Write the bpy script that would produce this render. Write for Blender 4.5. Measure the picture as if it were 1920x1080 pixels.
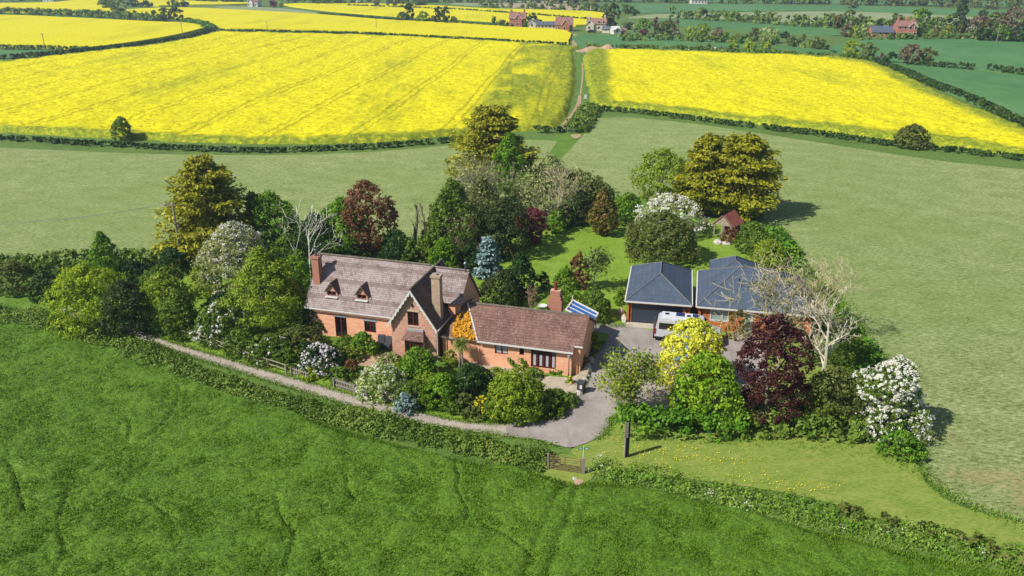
import bpy, bmesh, math, random
import numpy as np
from mathutils import Vector, Matrix
S = bpy.context.scene
for o in list(bpy.data.objects): bpy.data.objects.remove(o)
COL = S.collection
R = math.radians
# ------------------------------------------------------------------ camera
H = 32.0; TH = R(21.5); F = 1550.0
cam = bpy.data.objects.new('camera', bpy.data.cameras.new('camera')); COL.objects.link(cam)
cam.location = (0, 0, H); cam.rotation_euler = (R(90) - TH, 0, 0)
cam.data.sensor_width = 36; cam.data.lens = 36 * F / 1920
cam.data.clip_start = 0.5; cam.data.clip_end = 9000
S.camera = cam
# ------------------------------------------------------------------ world, sun, exposure
W = bpy.data.worlds.new('World'); S.world = W; W.use_nodes = True
nt = W.node_tree; bg = nt.nodes['Background']
sky = nt.nodes.new('ShaderNodeTexSky'); sky.sky_type = 'NISHITA'; sky.sun_disc = False
AZ, EL = R(27), R(44)
sky.sun_elevation = EL; sky.sun_rotation = math.atan2(-math.cos(AZ), -math.sin(AZ))
sky.air_density = 1.0; sky.dust_density = 0.8
nt.links.new(sky.outputs[0], bg.inputs[0]); bg.inputs[1].default_value = 0.075
sl = bpy.data.lights.new('sun', 'SUN'); sl.energy = 4.9; sl.angle = R(0.5); sl.color = (1, 0.95, 0.87)
sun = bpy.data.objects.new('sun', sl); COL.objects.link(sun)
sd = Vector((math.cos(AZ) * math.cos(EL), math.sin(AZ) * math.cos(EL), -math.sin(EL)))
sun.rotation_euler = sd.to_track_quat('-Z', 'Y').to_euler(); sun.location = (-60, 20, 80)
S.view_settings.view_transform = 'Standard'; S.view_settings.look = 'None'
S.view_settings.exposure = 0.42; S.view_settings.gamma = 1
S.render.engine = 'CYCLES'
S.cycles.max_bounces = 6; S.cycles.transparent_max_bounces = 6
S.cycles.volume_bounces = 0

# ------------------------------------------------------------------ measuring helpers
sT, cT = math.sin(TH), math.cos(TH)
def G(px, py, z=0.0):                       # surveyed point on the ground
    u = (px - 960) / F; v = (py - 540) / F
    d = (H - z) / (sT + v * cT)
    return Vector((u * d, d * (cT - v * sT), z))
def depth(p): return p.y * cT + (H - p.z) * sT
def zat(p, py):                             # height over p seen at image row py
    k = (py - 540) / F
    # k = ((H-z)cT - y sT)/(y cT + (H-z) sT)
    hz = p.y * (k * cT + sT) / (cT - k * sT)
    return H - hz
# ------------------------------------------------------------------ tagging
def tag(o, label=None, cat=None, group=None, kind=None):
    if label: o['label'] = label
    if cat: o['category'] = cat
    if group: o['group'] = group
    if kind: o['kind'] = kind
    return o
def thing(name, loc, rz=0, label=None, cat=None, group=None):
    o = bpy.data.objects.new(name, None); COL.objects.link(o); o.empty_display_size = .3
    o.location = loc; o.rotation_euler = (0, 0, rz)
    return tag(o, label, cat, group)
# ------------------------------------------------------------------ materials
MAT = {}
def lin(c):
    return tuple(((x / 255) / 12.92 if x <= 10 else (((x / 255) + .055) / 1.055) ** 2.4) for x in c) + (1,)
def newmat(name):
    m = bpy.data.materials.new(name); m.use_nodes = True; MAT[name] = m
    n = m.node_tree; n.nodes.clear()
    out = n.nodes.new('ShaderNodeOutputMaterial'); return m, n, out
def ramp(n, fac, cols, lo=.3, hi=.7):
    r = n.nodes.new('ShaderNodeValToRGB'); e = r.color_ramp.elements
    e[0].position = lo; e[0].color = cols[0]; e[1].position = hi; e[1].color = cols[-1]
    for i, c in enumerate(cols[1:-1]):
        k = e.new(lo + (hi - lo) * (i + 1) / (len(cols) - 1)); k.color = c
    n.links.new(fac, r.inputs[0]); return r.outputs[0]
def coords(n, scale=(1, 1, 1), rot=0, kind='Object'):
    t = n.nodes.new('ShaderNodeTexCoord'); mp = n.nodes.new('ShaderNodeMapping')
    mp.inputs['Scale'].default_value = scale; mp.inputs['Rotation'].default_value = (0, 0, rot)
    n.links.new(t.outputs[kind], mp.inputs[0]); return mp.outputs[0]
def noise(n, vec, scale, detail=4, rough=.6, dist=0):
    x = n.nodes.new('ShaderNodeTexNoise'); x.inputs['Scale'].default_value = scale
    x.inputs['Detail'].default_value = detail; x.inputs['Roughness'].default_value = rough
    x.inputs['Distortion'].default_value = dist
    n.links.new(vec, x.inputs['Vector']); return x.outputs[0]
def mathn(n, op, a, b=None, c=None):
    x = n.nodes.new('ShaderNodeMath'); x.operation = op
    for i, q in enumerate((a, b, c)):
        if q is None: continue
        if hasattr(q, 'links'): n.links.new(q, x.inputs[i])
        else: x.inputs[i].default_value = q
    return x.outputs[0]
def mixc(n, fac, a, b, mode='MIX'):
    x = n.nodes.new('ShaderNodeMix'); x.data_type = 'RGBA'; x.blend_type = mode
    if hasattr(fac, 'links'): n.links.new(fac, x.inputs[0])
    else: x.inputs[0].default_value = fac
    for i, q in ((6, a), (7, b)):
        if hasattr(q, 'links'): n.links.new(q, x.inputs[i])
        else: x.inputs[i].default_value = q
    return x.outputs[2]
def princ(n, out, col, rough=.7, bump=None, bstr=.3, bdist=.05, metal=0, spec=.3):
    b = n.nodes.new('ShaderNodeBsdfPrincipled')
    if hasattr(col, 'links'): n.links.new(col, b.inputs['Base Color'])
    else: b.inputs['Base Color'].default_value = col
    b.inputs['Roughness'].default_value = rough; b.inputs['Metallic'].default_value = metal
    b.inputs['Specular IOR Level'].default_value = spec
    if bump is not None:
        q = n.nodes.new('ShaderNodeBump'); q.inputs['Strength'].default_value = bstr
        q.inputs['Distance'].default_value = bdist
        n.links.new(bump, q.inputs['Height']); n.links.new(q.outputs[0], b.inputs['Normal'])
    n.links.new(b.outputs[0], out.inputs[0]); return b
def nmat(name, cols, scale=2, rough=.75, stretch=(1, 1, 1), rot=0, detail=5, lo=.32, hi=.68, bstr=.25, bdist=.05,
         metal=0, spec=.25, fine=None):
    m, n, out = newmat(name); v = coords(n, stretch, rot)
    f = noise(n, v, scale, detail, .62)
    c = ramp(n, f, [lin(x) for x in cols], lo, hi)
    if fine:
        g = noise(n, v, fine[0], 3, .6)
        c = mixc(n, fine[1], c, ramp(n, g, [lin(x) for x in fine[2]], .35, .65))
    princ(n, out, c, rough, f, bstr, bdist, metal, spec); return m
def leafmat(name, cols, trans=.38, rough=.55, patch=.9):
    m, n, out = newmat(name)
    a = n.nodes.new('ShaderNodeAttribute'); a.attribute_name = 'tone'
    f2 = noise(n, coords(n), patch, 2, .5)
    f = mathn(n, 'ADD', mathn(n, 'MULTIPLY', a.outputs['Fac'], .65), mathn(n, 'MULTIPLY', f2, .45))
    c = ramp(n, f, [lin(x) for x in cols], .1, .95)
    b = n.nodes.new('ShaderNodeBsdfPrincipled'); n.links.new(c, b.inputs['Base Color'])
    b.inputs['Roughness'].default_value = rough; b.inputs['Specular IOR Level'].default_value = .25
    t = n.nodes.new('ShaderNodeBsdfTranslucent'); n.links.new(c, t.inputs[0])
    mx = n.nodes.new('ShaderNodeMixShader'); mx.inputs[0].default_value = trans
    n.links.new(b.outputs[0], mx.inputs[1]); n.links.new(t.outputs[0], mx.inputs[2])
    n.links.new(mx.outputs[0], out.inputs[0]); return m
def tilemat(name, cols, axis, row=.15, col=.2, bands=None, rough=.8, moss=None, speck=.3):
    """courses follow height, joints follow the horizontal axis of the roof"""
    m, n, out = newmat(name)
    t = n.nodes.new('ShaderNodeTexCoord'); s = n.nodes.new('ShaderNodeSeparateXYZ'); n.links.new(t.outputs['Object'], s.inputs[0])
    cmb = n.nodes.new('ShaderNodeCombineXYZ'); n.links.new(s.outputs[axis], cmb.inputs[0]); n.links.new(s.outputs[2], cmb.inputs[1])
    br = n.nodes.new('ShaderNodeTexBrick'); n.links.new(cmb.outputs[0], br.inputs[0])
    br.inputs['Color1'].default_value = (0, 0, 0, 1); br.inputs['Color2'].default_value = (1, 1, 1, 1)
    br.inputs['Mortar'].default_value = (.0, .0, .0, 1); br.inputs['Scale'].default_value = 1
    br.inputs['Mortar Size'].default_value = .012; br.inputs['Brick Width'].default_value = col; br.inputs['Row Height'].default_value = row
    br.inputs['Mortar Smooth'].default_value = .3
    big = noise(n, coords(n), .7, 5, .65)
    f = mathn(n, 'ADD', mathn(n, 'MULTIPLY', br.outputs['Color'], .22), mathn(n, 'MULTIPLY', big, .85))
    c = ramp(n, f, [lin(x) for x in cols], .25, .8)
    sp = noise(n, coords(n), 9, 2, .5)
    c = mixc(n, mathn(n, 'MULTIPLY', mathn(n, 'GREATER_THAN', sp, .64), speck), c, lin((205, 195, 190)))
    c = mixc(n, mathn(n, 'MULTIPLY', br.outputs['Fac'], .45), c, lin((45, 36, 36)))
    if bands:
        per, colb = bands
        w = mathn(n, 'PINGPONG', s.outputs[2], per)
        w = mathn(n, 'ADD', w, mathn(n, 'MULTIPLY', noise(n, coords(n), 3, 3), .15))
        c = mixc(n, mathn(n, 'MULTIPLY', mathn(n, 'LESS_THAN', w, .27 * per + .07), .42), c, lin(colb))
    if moss:
        mf = mathn(n, 'GREATER_THAN', noise(n, coords(n, (1, 1, 1)), 1.6, 5, .7), moss[1])
        c = mixc(n, mathn(n, 'MULTIPLY', mf, .75), c, lin(moss[0]))
    princ(n, out, c, rough, mathn(n, 'ADD', mathn(n, 'MULTIPLY', br.outputs['Fac'], -1), sp), .35, .03); return m
def brickmat(name, cols, mortar=(214, 190, 164)):
    m, n, out = newmat(name)
    t = n.nodes.new('ShaderNodeTexCoord'); s = n.nodes.new('ShaderNodeSeparateXYZ'); n.links.new(t.outputs['Object'], s.inputs[0])
    cmb = n.nodes.new('ShaderNodeCombineXYZ')
    n.links.new(mathn(n, 'ADD', s.outputs[0], s.outputs[1]), cmb.inputs[0]); n.links.new(s.outputs[2], cmb.inputs[1])
    br = n.nodes.new('ShaderNodeTexBrick'); n.links.new(cmb.outputs[0], br.inputs[0]); br.inputs['Scale'].default_value = 1
    br.inputs['Color1'].default_value = (0, 0, 0, 1); br.inputs['Color2'].default_value = (1, 1, 1, 1); br.inputs['Mortar'].default_value = (.5, .5, .5, 1)
    br.inputs['Mortar Size'].default_value = .008; br.inputs['Brick Width'].default_value = .24; br.inputs['Row Height'].default_value = .09
    big = noise(n, coords(n), 1.3, 6, .7)
    f = mathn(n, 'ADD', mathn(n, 'MULTIPLY', br.outputs['Color'], .3), mathn(n, 'MULTIPLY', big, .8))
    c = ramp(n, f, [lin(x) for x in cols], .25, .85)
    c = mixc(n, mathn(n, 'MULTIPLY', br.outputs['Fac'], .5), c, lin(mortar))
    princ(n, out, c, .85, br.outputs['Fac'], .2, .01); return m
def flat(name, c, rough=.5, metal=0, spec=.4):
    return nmat(name, [tuple(int(x * .93) for x in c), c], 6, rough, metal=metal, spec=spec, bstr=.03)
# ------------------------------------------------------------------ mesh builder
class MB:
    def __init__(s): s.v = []; s.f = []
    def add(s, vs, fs):
        b = len(s.v); s.v += [tuple(x) for x in vs]; s.f += [[i + b for i in f] for f in fs]; return s
    def box(s, x0, x1, y0, y1, z0, z1):
        return s.add([(x, y, z) for z in (z0, z1) for y in (y0, y1) for x in (x0, x1)],
                     [(0, 2, 3, 1), (4, 5, 7, 6), (0, 1, 5, 4), (2, 6, 7, 3), (0, 4, 6, 2), (1, 3, 7, 5)])
    def prism(s, base, d):                       # polygon extruded by vector d
        n = len(base); d = Vector(d); t = [Vector(p) + d for p in base]
        return s.add(list(base) + t, [list(range(n))[::-1], list(range(n, 2 * n))] + [(i, (i + 1) % n, n + (i + 1) % n, n + i) for i in range(n)])
    def slab(s, pts, th=.12):
        p = [Vector(q) for q in pts]; nrm = (p[1] - p[0]).cross(p[2] - p[0]).normalized()
        if nrm.z < 0: nrm = -nrm
        return s.prism(p, -nrm * th)
    def tube(s, a, b, r0, r1=None, n=8):
        a = Vector(a); b = Vector(b); r1 = r0 if r1 is None else r1
        d = (b - a).normalized(); x = d.orthogonal().normalized(); y = d.cross(x)
        vs = []
        for c, r in ((a, r0), (b, r1)):
            vs += [c + (x * math.cos(2 * math.pi * i / n) + y * math.sin(2 * math.pi * i / n)) * r for i in range(n)]
        return s.add(vs, [list(range(n))[::-1], list(range(n, 2 * n))] + [(i, (i + 1) % n, n + (i + 1) % n, n + i) for i in range(n)])
    def lathe(s, prof, c=(0, 0, 0), n=12):
        vs = []; fs = []
        for r, z in prof: vs += [(c[0] + r * math.cos(2 * math.pi * i / n), c[1] + r * math.sin(2 * math.pi * i / n), c[2] + z) for i in range(n)]
        for k in range(len(prof) - 1):
            for i in range(n): fs.append((k * n + i, k * n + (i + 1) % n, (k + 1) * n + (i + 1) % n, (k + 1) * n + i))
        fs.append(list(range(n))[::-1]); fs.append([(len(prof) - 1) * n + i for i in range(n)])
        return s.add(vs, fs)
    def build(s, name, mat, parent=None, label=None, smooth=False, recalc=True, bevel=0):
        me = bpy.data.meshes.new(name); me.from_pydata(s.v, [], s.f); me.update()
        if recalc:
            bm = bmesh.new(); bm.from_mesh(me)
            if bevel: bmesh.ops.bevel(bm, geom=bm.edges, offset=bevel, segments=2, affect='EDGES', clamp_overlap=True)
            bmesh.ops.recalc_face_normals(bm, faces=bm.faces); bm.to_mesh(me); bm.free()
        if smooth: me.polygons.foreach_set('use_smooth', [True] * len(me.polygons))
        me.materials.append(MAT[mat]); o = bpy.data.objects.new(name, me); COL.objects.link(o)
        if parent: o.parent = parent
        if label: o['label'] = label
        return o
def quads_obj(name, V, mat, parent=None, tone=None, smooth=False):
    """V: (N,4,3) array of quads"""
    N = len(V); me = bpy.data.meshes.new(name)
    me.vertices.add(N * 4); me.vertices.foreach_set('co', V.reshape(-1).astype(np.float32))
    me.loops.add(N * 4); me.loops.foreach_set('vertex_index', np.arange(N * 4, dtype=np.int32))
    me.polygons.add(N); me.polygons.foreach_set('loop_start', np.arange(0, N * 4, 4, dtype=np.int32))
    me.polygons.foreach_set('loop_total', np.full(N, 4, dtype=np.int32))
    me.update(calc_edges=True)
    if tone is not None:
        at = me.attributes.new('tone', 'FLOAT', 'FACE'); at.data.foreach_set('value', tone.astype(np.float32))
    me.materials.append(MAT[mat]); o = bpy.data.objects.new(name, me); COL.objects.link(o)
    if parent: o.parent = parent
    return o
rng = np.random.default_rng(11)
def unit(a): return a / (np.linalg.norm(a, axis=-1, keepdims=True) + 1e-9)
def leafquads(C, Nn, size, asp=1.35, T=None):
    N = len(C); r = rng.normal(size=(N, 3)) if T is None else T
    t = unit(np.cross(Nn, np.cross(r, Nn) )+1e-6); b = unit(np.cross(Nn, t))
    s = size * rng.uniform(.7, 1.3, (N, 1)) if np.isscalar(size) else size[:, None] * rng.uniform(.7, 1.3, (N, 1))
    a = t * s * .5 * asp; w = b * s * .45
    return np.stack([C - a, C + w, C + a, C - w], 1)
def lump(phi, t, seed):
    q = np.random.default_rng(seed); s = 0
    for k in (1, 2, 3, 5): s = s + q.uniform(.4, 1) / k * np.sin(k * phi + q.uniform(0, 6.3) + t * q.uniform(-5, 5))
    return s
PROF = {
 'round': lambda t: np.sqrt(np.clip(1 - (2 * t - 1) ** 2, 0.02, 1)),
 'dome': lambda t: np.sqrt(np.clip(1 - t ** 2.4, .02, 1)) * (.82 + .18 * np.clip(t * 4, 0, 1)),
 'egg': lambda t: np.clip(np.minimum((t / .3) ** .5, ((1 - t) / .7) ** .6), .03, 1),
 'cone': lambda t: np.clip((1 - t) ** .62, .03, 1) * np.clip(.72 + 3 * t, 0, 1),
 'column': lambda t: np.clip(np.minimum((t / .15) ** .5, ((1 - t) / .3) ** .6), .05, 1),
}
def crown(r, z0, z1, prof='round', size=.22, k=1.25, seed=1, ry=None, rough=.14, sub=.2, open_=0, up=.25):
    """leaf clumps spread through a crown volume: returns quads and tone"""
    ry = ry or r; h = z1 - z0
    A = 2 * math.pi * r * h * .75 + math.pi * r * r * 1.5
    N = int(k * A / (.6 * size * size)); N = max(60, min(N, 36000))
    rs = max(sub * min(r, h * .6), size * 1.2)
    K = int(max(14, min(N / 14, 2.2 * A / (math.pi * rs * rs))))
    t = rng.uniform(0, 1, K) ** .9; ph = rng.uniform(0, 2 * math.pi, K)
    lp = 1 + rough * lump(ph, t * 3, seed)
    inner = rng.uniform(0, 1, K) < .22
    rr = PROF[prof](t) * lp * np.where(inner, rng.uniform(.2, .8, K), rng.uniform(.86, 1.04, K))
    rr = np.maximum(rr - .6 * rs / r * (1 if prof != 'cone' else .5), .0)
    C = np.stack([rr * r * np.cos(ph), rr * ry * np.sin(ph), z0 + rs * .5 + t * (h - rs * 1.1) + (h * .03) * lump(ph, t, seed + 5)], 1)
    cr = rs * rng.uniform(.55, 1.45, K)
    n = max(4, N // K)
    idx = np.repeat(np.arange(K), n)
    out = unit(np.stack([C[:, 0] / r, C[:, 1] / ry, (t - .42) * 1.4], 1) + 1e-4)
    D = unit(rng.normal(size=(len(idx), 3)) * .75 + out[idx] * .8 + np.array([0, 0, up]))
    P = C[idx] + D * (cr[idx, None] * rng.uniform(.45, 1.08, (len(idx), 1))) * np.array([1, 1, .8])
    keep = P[:, 2] > .04
    if open_: keep &= rng.uniform(0, 1, len(idx)) > open_ * (rng.uniform(0, 1, K)[idx])
    P = P[keep]; D = D[keep]; idx = idx[keep]
    Nn = unit(D + rng.normal(size=P.shape) * .45)
    ct = rng.uniform(0, 1, K)
    tone = np.clip(.55 * ct[idx] + .45 * rng.uniform(0, 1, len(P)), 0, 1)
    return leafquads(P, Nn, size), tone
def golden(r, h, nb=90, seed=3, zb=.06, n_leaf=70, size=.34, prof='cone', droop=.2, flat_=.5):
    """conifer of shelving branch sprays"""
    Q = []; Tn = []
    for i in range(nb):
        t = zb + (1 - zb) * ((i + .5) / nb) ** 1.05 * .97
        ph = i * 2.39996 + rng.uniform(-.3, .3)
        L = r * float(PROF[prof](np.array(t))) * rng.uniform(.6, 1.22) + .25
        z = t * h; up = rng.uniform(.05, .5) + .5 * t
        d = np.array([math.cos(ph), math.sin(ph), 0]); sd_ = np.array([-math.sin(ph), math.cos(ph), 0])
        n = int(n_leaf * (.35 + .65 * L / r))
        s = rng.uniform(.12, 1, n) ** .75
        wd = (.32 * L * np.sin(np.clip(s, 0, 1) * 2.7) + .12)
        lat = rng.uniform(-1, 1, n) * wd
        zz = z + up * L * s - droop * L * s * s * 1.6 - .12 * np.abs(lat) + rng.normal(size=n) * flat_ * .35
        P = d[None] * (s * L)[:, None] + sd_[None] * lat[:, None]; P[:, 2] = zz
        ok = P[:, 2] > .05; P = P[ok]; lat = lat[ok]; s = s[ok]
        Tt = d[None] + sd_[None] * (lat / (wd[ok] + .01))[:, None] * .9 + rng.normal(size=P.shape) * .25; Tt[:, 2] += .25
        Nn = unit(np.array([0, 0, 1.0]) + d * .45 + rng.normal(size=P.shape) * .7)
        Q.append(leafquads(P, Nn, size, 2.1, Tt)); Tn.append(rng.uniform(0, 1, len(P)) * .8 + rng.uniform(0, .2))
    # ragged leader tips
    for k in range(5):
        n = 26; a = rng.uniform(0, 6.28); o = np.array([math.cos(a), math.sin(a)]) * r * .12 * (k > 0)
        zt = h * rng.uniform(.93, 1.02); zz = rng.uniform(zt - .16 * h, zt, n)
        P = np.stack([o[0] + rng.normal(size=n) * (zt - zz) * .25, o[1] + rng.normal(size=n) * (zt - zz) * .25, zz], 1)
        Q.append(leafquads(P, unit(rng.normal(size=(n, 3)) + [0, 0, .4]), size, 1.7)); Tn.append(rng.uniform(.4, 1, n))
    return np.concatenate(Q), np.concatenate(Tn)
def grow(h, r0, lv=4, kids=(7, 6, 5, 4), spread=.8, up=.35, lean=(0, 0), seg=3, ratio=.55, start=.25, tropism=.1, minr=.018, wob=.16):
    out = []
    def g(p, d, L, r, l):
        pts = [p]; n = seg + (2 if l == 0 else 0); dd = d.copy()
        for i in range(n):
            dd = dd + rng.normal(size=3) * wob * (1 if l else .35); dd[2] += tropism if l else 0
            dd = dd / np.linalg.norm(dd); p2 = pts[-1] + dd * L / n
            ra = max(minr, r * (1 - .75 * i / n)); rb = max(minr * .8, r * (1 - .75 * (i + 1) / n))
            out.append((pts[-1], p2, ra, rb, l)); pts.append(p2)
        if l + 1 >= lv: return
        for k in range(kids[min(l, len(kids) - 1)]):
            s = start + (1 - start) * (k + rng.uniform(.2, .9)) / kids[min(l, len(kids) - 1)] if l == 0 else rng.uniform(.2, 1)
            s = min(s, .98); i = min(int(s * n), n - 1); q = pts[i] + (pts[i + 1] - pts[i]) * (s * n - i)
            base = pts[i + 1] - pts[i]; base = base / np.linalg.norm(base)
            ax = unit(np.cross(base, rng.normal(size=3))); nd = base * (1 - spread * .6) + ax * spread + np.array([0, 0, up * .5])
            nd = nd / np.linalg.norm(nd)
            g(q, nd, L * ratio * (1.15 - .55 * s if l == 0 else 1) * rng.uniform(.75, 1.2), max(minr, r * .5 * (1.1 - .6 * s)), l + 1)
    d0 = np.array([lean[0], lean[1], 1.0]); d0 /= np.linalg.norm(d0)
    g(np.zeros(3), d0, h, r0, 0); return out
def segs_obj(name, segs, mat, parent, n=4):
    A = np.array([s[0] for s in segs]); B = np.array([s[1] for s in segs]); ra = np.array([s[2] for s in segs])[:, None]; rb = np.array([s[3] for s in segs])[:, None]
    d = unit(B - A); x = unit(np.cross(d, np.array([.3, .5, .81]) + 0 * d)); y = np.cross(d, x); Q = []
    for i in range(n):
        a0 = 2 * math.pi * i / n; a1 = 2 * math.pi * (i + 1) / n
        u0 = x * math.cos(a0) + y * math.sin(a0); u1 = x * math.cos(a1) + y * math.sin(a1)
        Q.append(np.stack([A + u0 * ra, A + u1 * ra, B + u1 * rb, B + u0 * rb], 1))
    return quads_obj(name, np.concatenate(Q), mat, parent)
def simple_trunk(h, r, parent, mat='bark', rad=2, limbs=6):
    seg = grow(h, r, lv=2 if limbs else 1, kids=(limbs,), spread=.8, ratio=.5, seg=3, start=.3, minr=.03)
    return segs_obj('trunk', seg, mat, parent, 5)
PAL = {}
def place(px, yb, yt, w, shift=.55):
    p0 = G(px, yb); r = w / 2 * depth(p0) / F
    p = p0 + Vector((p0.x, p0.y, 0)).normalized() * r * shift
    h = max(zat(p, yt), .4); p.x = (px - 960) / F * depth(Vector((p.x, p.y, h * .5))); return p, r, h
cnt = [0]
def plant(name, px, yb, yt, w, mat, label, prof='dome', cat='shrub', k=1.25, size=None, trunk=None, zl=0, group=None,
          shift=.55, blossom=None, rough=.14, open_=0, sub=.2, partname=None, dx=0, ry=None):
    p, r, h = place(px, yb, yt, w, shift); cnt[0] += 1
    d = depth(p); size = size or max(.135, d / 480)
    t = thing(name, p, 0, label, cat, group)
    z0 = zl * h
    Q, tn = crown(r, z0, h, prof, size, k, cnt[0], ry=ry * r if ry else None, rough=rough, open_=open_, sub=sub)
    quads_obj(partname or ('crown' if trunk is not None else 'foliage'), Q, mat, t, tn)
    if blossom:
        bm_, frac = blossom; Q2, t2 = crown(r * 1.03, z0, h * 1.02, prof, max(.1, size * .75), k * frac, cnt[0], ry=ry * r if ry else None, rough=rough, sub=sub * .6, up=.6)
        quads_obj('blossom', Q2, bm_, t, t2)
    if trunk is not None:
        simple_trunk(h * .85, max(.08, h * .028), t, trunk or 'bark')
    else:
        seg = grow(h * .8, .05, lv=2, kids=(7,), spread=.9, ratio=.8, seg=2, start=.0, minr=.02)
        segs_obj('stem', seg, 'bark', t, 3)
    return t
def conifer(name, px, yb, yt, w, mat, label, nb=100, prof='cone', n_leaf=110, size=.34, shift=.3, **kw):
    p, r, h = place(px, yb, yt, w, shift); cnt[0] += 1
    t = thing(name, p, 0, label, 'conifer')
    Q, tn = golden(r, h, nb, cnt[0], prof=prof, n_leaf=n_leaf, size=size, **kw)
    quads_obj('crown', Q, mat, t, tn)
    segs_obj('trunk', grow(h * .95, h * .022, lv=1), 'bark', t, 6); return t
def bare(name, px, yb, yt, w, mat, label, lv=4, hs=.72, kids=(9, 6, 5), r0=None, buds=None, cat='tree', lean=(0, 0), shift=0, minr=.03, ratio=None, **kw):
    p, r, h = place(px, yb, yt, w, shift); cnt[0] += 1
    t = thing(name, p, 0, label, cat); seg = grow(h * hs, r0 or h * .022, lv, kids, lean=lean, minr=minr, ratio=ratio or min(.85, .62 * 2 * r / h + .12), **kw)
    tr = [s for s in seg if s[4] <= 1]; br = [s for s in seg if s[4] > 1]
    segs_obj('trunk', tr, mat, t, 5)
    if br: segs_obj('branch', br, mat, t, 3)
    if buds:
        bm_, n, sz = buds; tips = np.array([s[1] for s in seg if s[4] >= lv - 2]); ii = rng.integers(0, len(tips), n)
        P = tips[ii] + rng.normal(size=(n, 3)) * .22; P[:, 2] = np.maximum(P[:, 2], .1)
        quads_obj('foliage', leafquads(P, unit(rng.normal(size=(n, 3)) + [0, 0, .5]), sz), bm_, t, rng.uniform(0, 1, n))
    return t
def hedge(name, pts, w, h, mat, label, size=.2, k=1.5, cat='hedge', blossom=None, vary=.25, kind=None, gaps=None):
    P = [G(*p) for p in pts]; o = P[0].copy()
    L = [0]
    for a, b in zip(P, P[1:]): L.append(L[-1] + (b - a).length)
    T_ = L[-1]; A = T_ * (w + 2 * h) * 1.1; N = int(min(42000, max(200, k * A / (.6 * size * size))))
    def gen(N, hs=1.0, size=size):
        rs = max(.22 * w, size * 1.1); K = max(10, N // 16); s = rng.uniform(0, T_, K)
        if gaps: 
            for a, b in gaps: s = s[(s < a * T_) | (s > b * T_)]
            K = len(s)
        Pn = np.array([tuple(q) for q in P]); X = np.interp(s, L, Pn[:, 0]); Y = np.interp(s, L, Pn[:, 1])
        X2 = np.interp(s + .5, L, Pn[:, 0]); Y2 = np.interp(s + .5, L, Pn[:, 1]); X1 = np.interp(s - .5, L, Pn[:, 0]); Y1 = np.interp(s - .5, L, Pn[:, 1])
        dx, dy = X2 - X1, Y2 - Y1; q = np.hypot(dx, dy) + 1e-6; nx, ny = -dy / q, dx / q
        th = rng.uniform(0, math.pi, K); th = np.where(rng.uniform(0, 1, K) < .2, math.pi / 2 + rng.normal(size=K) * .3, th)
        var = 1 + vary * (np.sin(s * .9 + 1) * .4 + np.sin(s * .37) * .5 + rng.normal(size=K) * .35)
        a = np.cos(th) * w * .5 * np.sign(1) * (.8 + .2 * var) ; zz = np.maximum(np.sin(th) ** .6 * h * var - rs * .4, .1) * hs
        C = np.stack([X + nx * a, Y + ny * a, zz], 1) - np.array([o.x, o.y, 0]); out = np.stack([nx * np.cos(th), ny * np.cos(th), np.sin(th) * .9], 1)
        n = 16; idx = np.repeat(np.arange(K), n); D = unit(rng.normal(size=(K * n, 3)) * .7 + out[idx] * .8 + [0, 0, .2])
        Pp = C[idx] + D * rs * rng.uniform(.4, 1.2, (K * n, 1)); Pp[:, 2] = np.maximum(Pp[:, 2], .03)
        ct = .5 + .3 * np.sin(s * .6 + 2) + rng.normal(size=K) * .2
        return leafquads(Pp, unit(D + rng.normal(size=Pp.shape) * .45), size), np.clip(.6 * ct[idx] + .4 * rng.uniform(0, 1, len(Pp)), 0, 1)
    if blossom or cat == 'hedge':
        t = thing(name, o, 0, label, cat)
        Q, tn = gen(N); quads_obj('foliage', Q, mat, t, tn)
        if blossom: Q, tn = gen(int(N * blossom[1] * 2), 1.05, size * .5); quads_obj('blossom', Q, blossom[0], t, tn)
        return t
# ------------------------------------------------------------------ materials used
nmat('ground_grass', [(62, 92, 30), (84, 112, 44), (96, 120, 52)], .12, detail=8, fine=(1.5, .4, [(50, 80, 25), (110, 130, 60)]))
nmat('verge_grass', [(64, 98, 20), (86, 120, 30), (108, 132, 46)], .35, detail=7, fine=(3, .45, [(40, 82, 12), (110, 135, 50)]), bstr=.5, bdist=.2)
nmat('lawn_grass', [(88, 118, 28), (108, 136, 38), (128, 148, 56)], .5, detail=7, fine=(4, .4, [(88, 120, 24), (132, 158, 56)]), bstr=.3, bdist=.1)
nmat('paddock_grass', [(84, 112, 32), (112, 130, 48), (136, 140, 72)], .6, detail=7, stretch=(1, 2.2, 1), rot=-.3, fine=(3.5, .45, [(88, 112, 30), (145, 152, 78)]), bstr=.4, bdist=.12)
nmat('garden_soil', [(70, 92, 30), (110, 110, 60), (128, 108, 82)], 1.4, detail=6)
nmat('tarmac', [(126, 117, 112), (146, 137, 132), (158, 149, 144)], .45, detail=8, rough=.9, lo=.36, hi=.64, fine=(14, .35, [(112, 104, 100), (168, 160, 154)]), bstr=.15, bdist=.01)
nmat('lane_gravel', [(140, 128, 116), (164, 152, 140), (174, 164, 152)], .8, detail=8, rough=.95, fine=(9, .4, [(112, 104, 92), (165, 158, 148)]))
nmat('concrete', [(165, 152, 138), (182, 170, 155)], 1.5, detail=7, rough=.9)
nmat('paving', [(140, 130, 112), (165, 152, 132), (178, 165, 145)], 2.2, detail=6, rough=.9)
nmat('dirt', [(138, 112, 84), (160, 134, 106), (176, 154, 128)], .8, detail=7, rough=.95)
nmat('teal_crop', [(62, 108, 56), (74, 118, 64), (92, 130, 78)], .02, detail=9, stretch=(1, .35, 1), lo=.35, hi=.7, fine=(.25, .35, [(58, 102, 52), (96, 130, 78)]))
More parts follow.
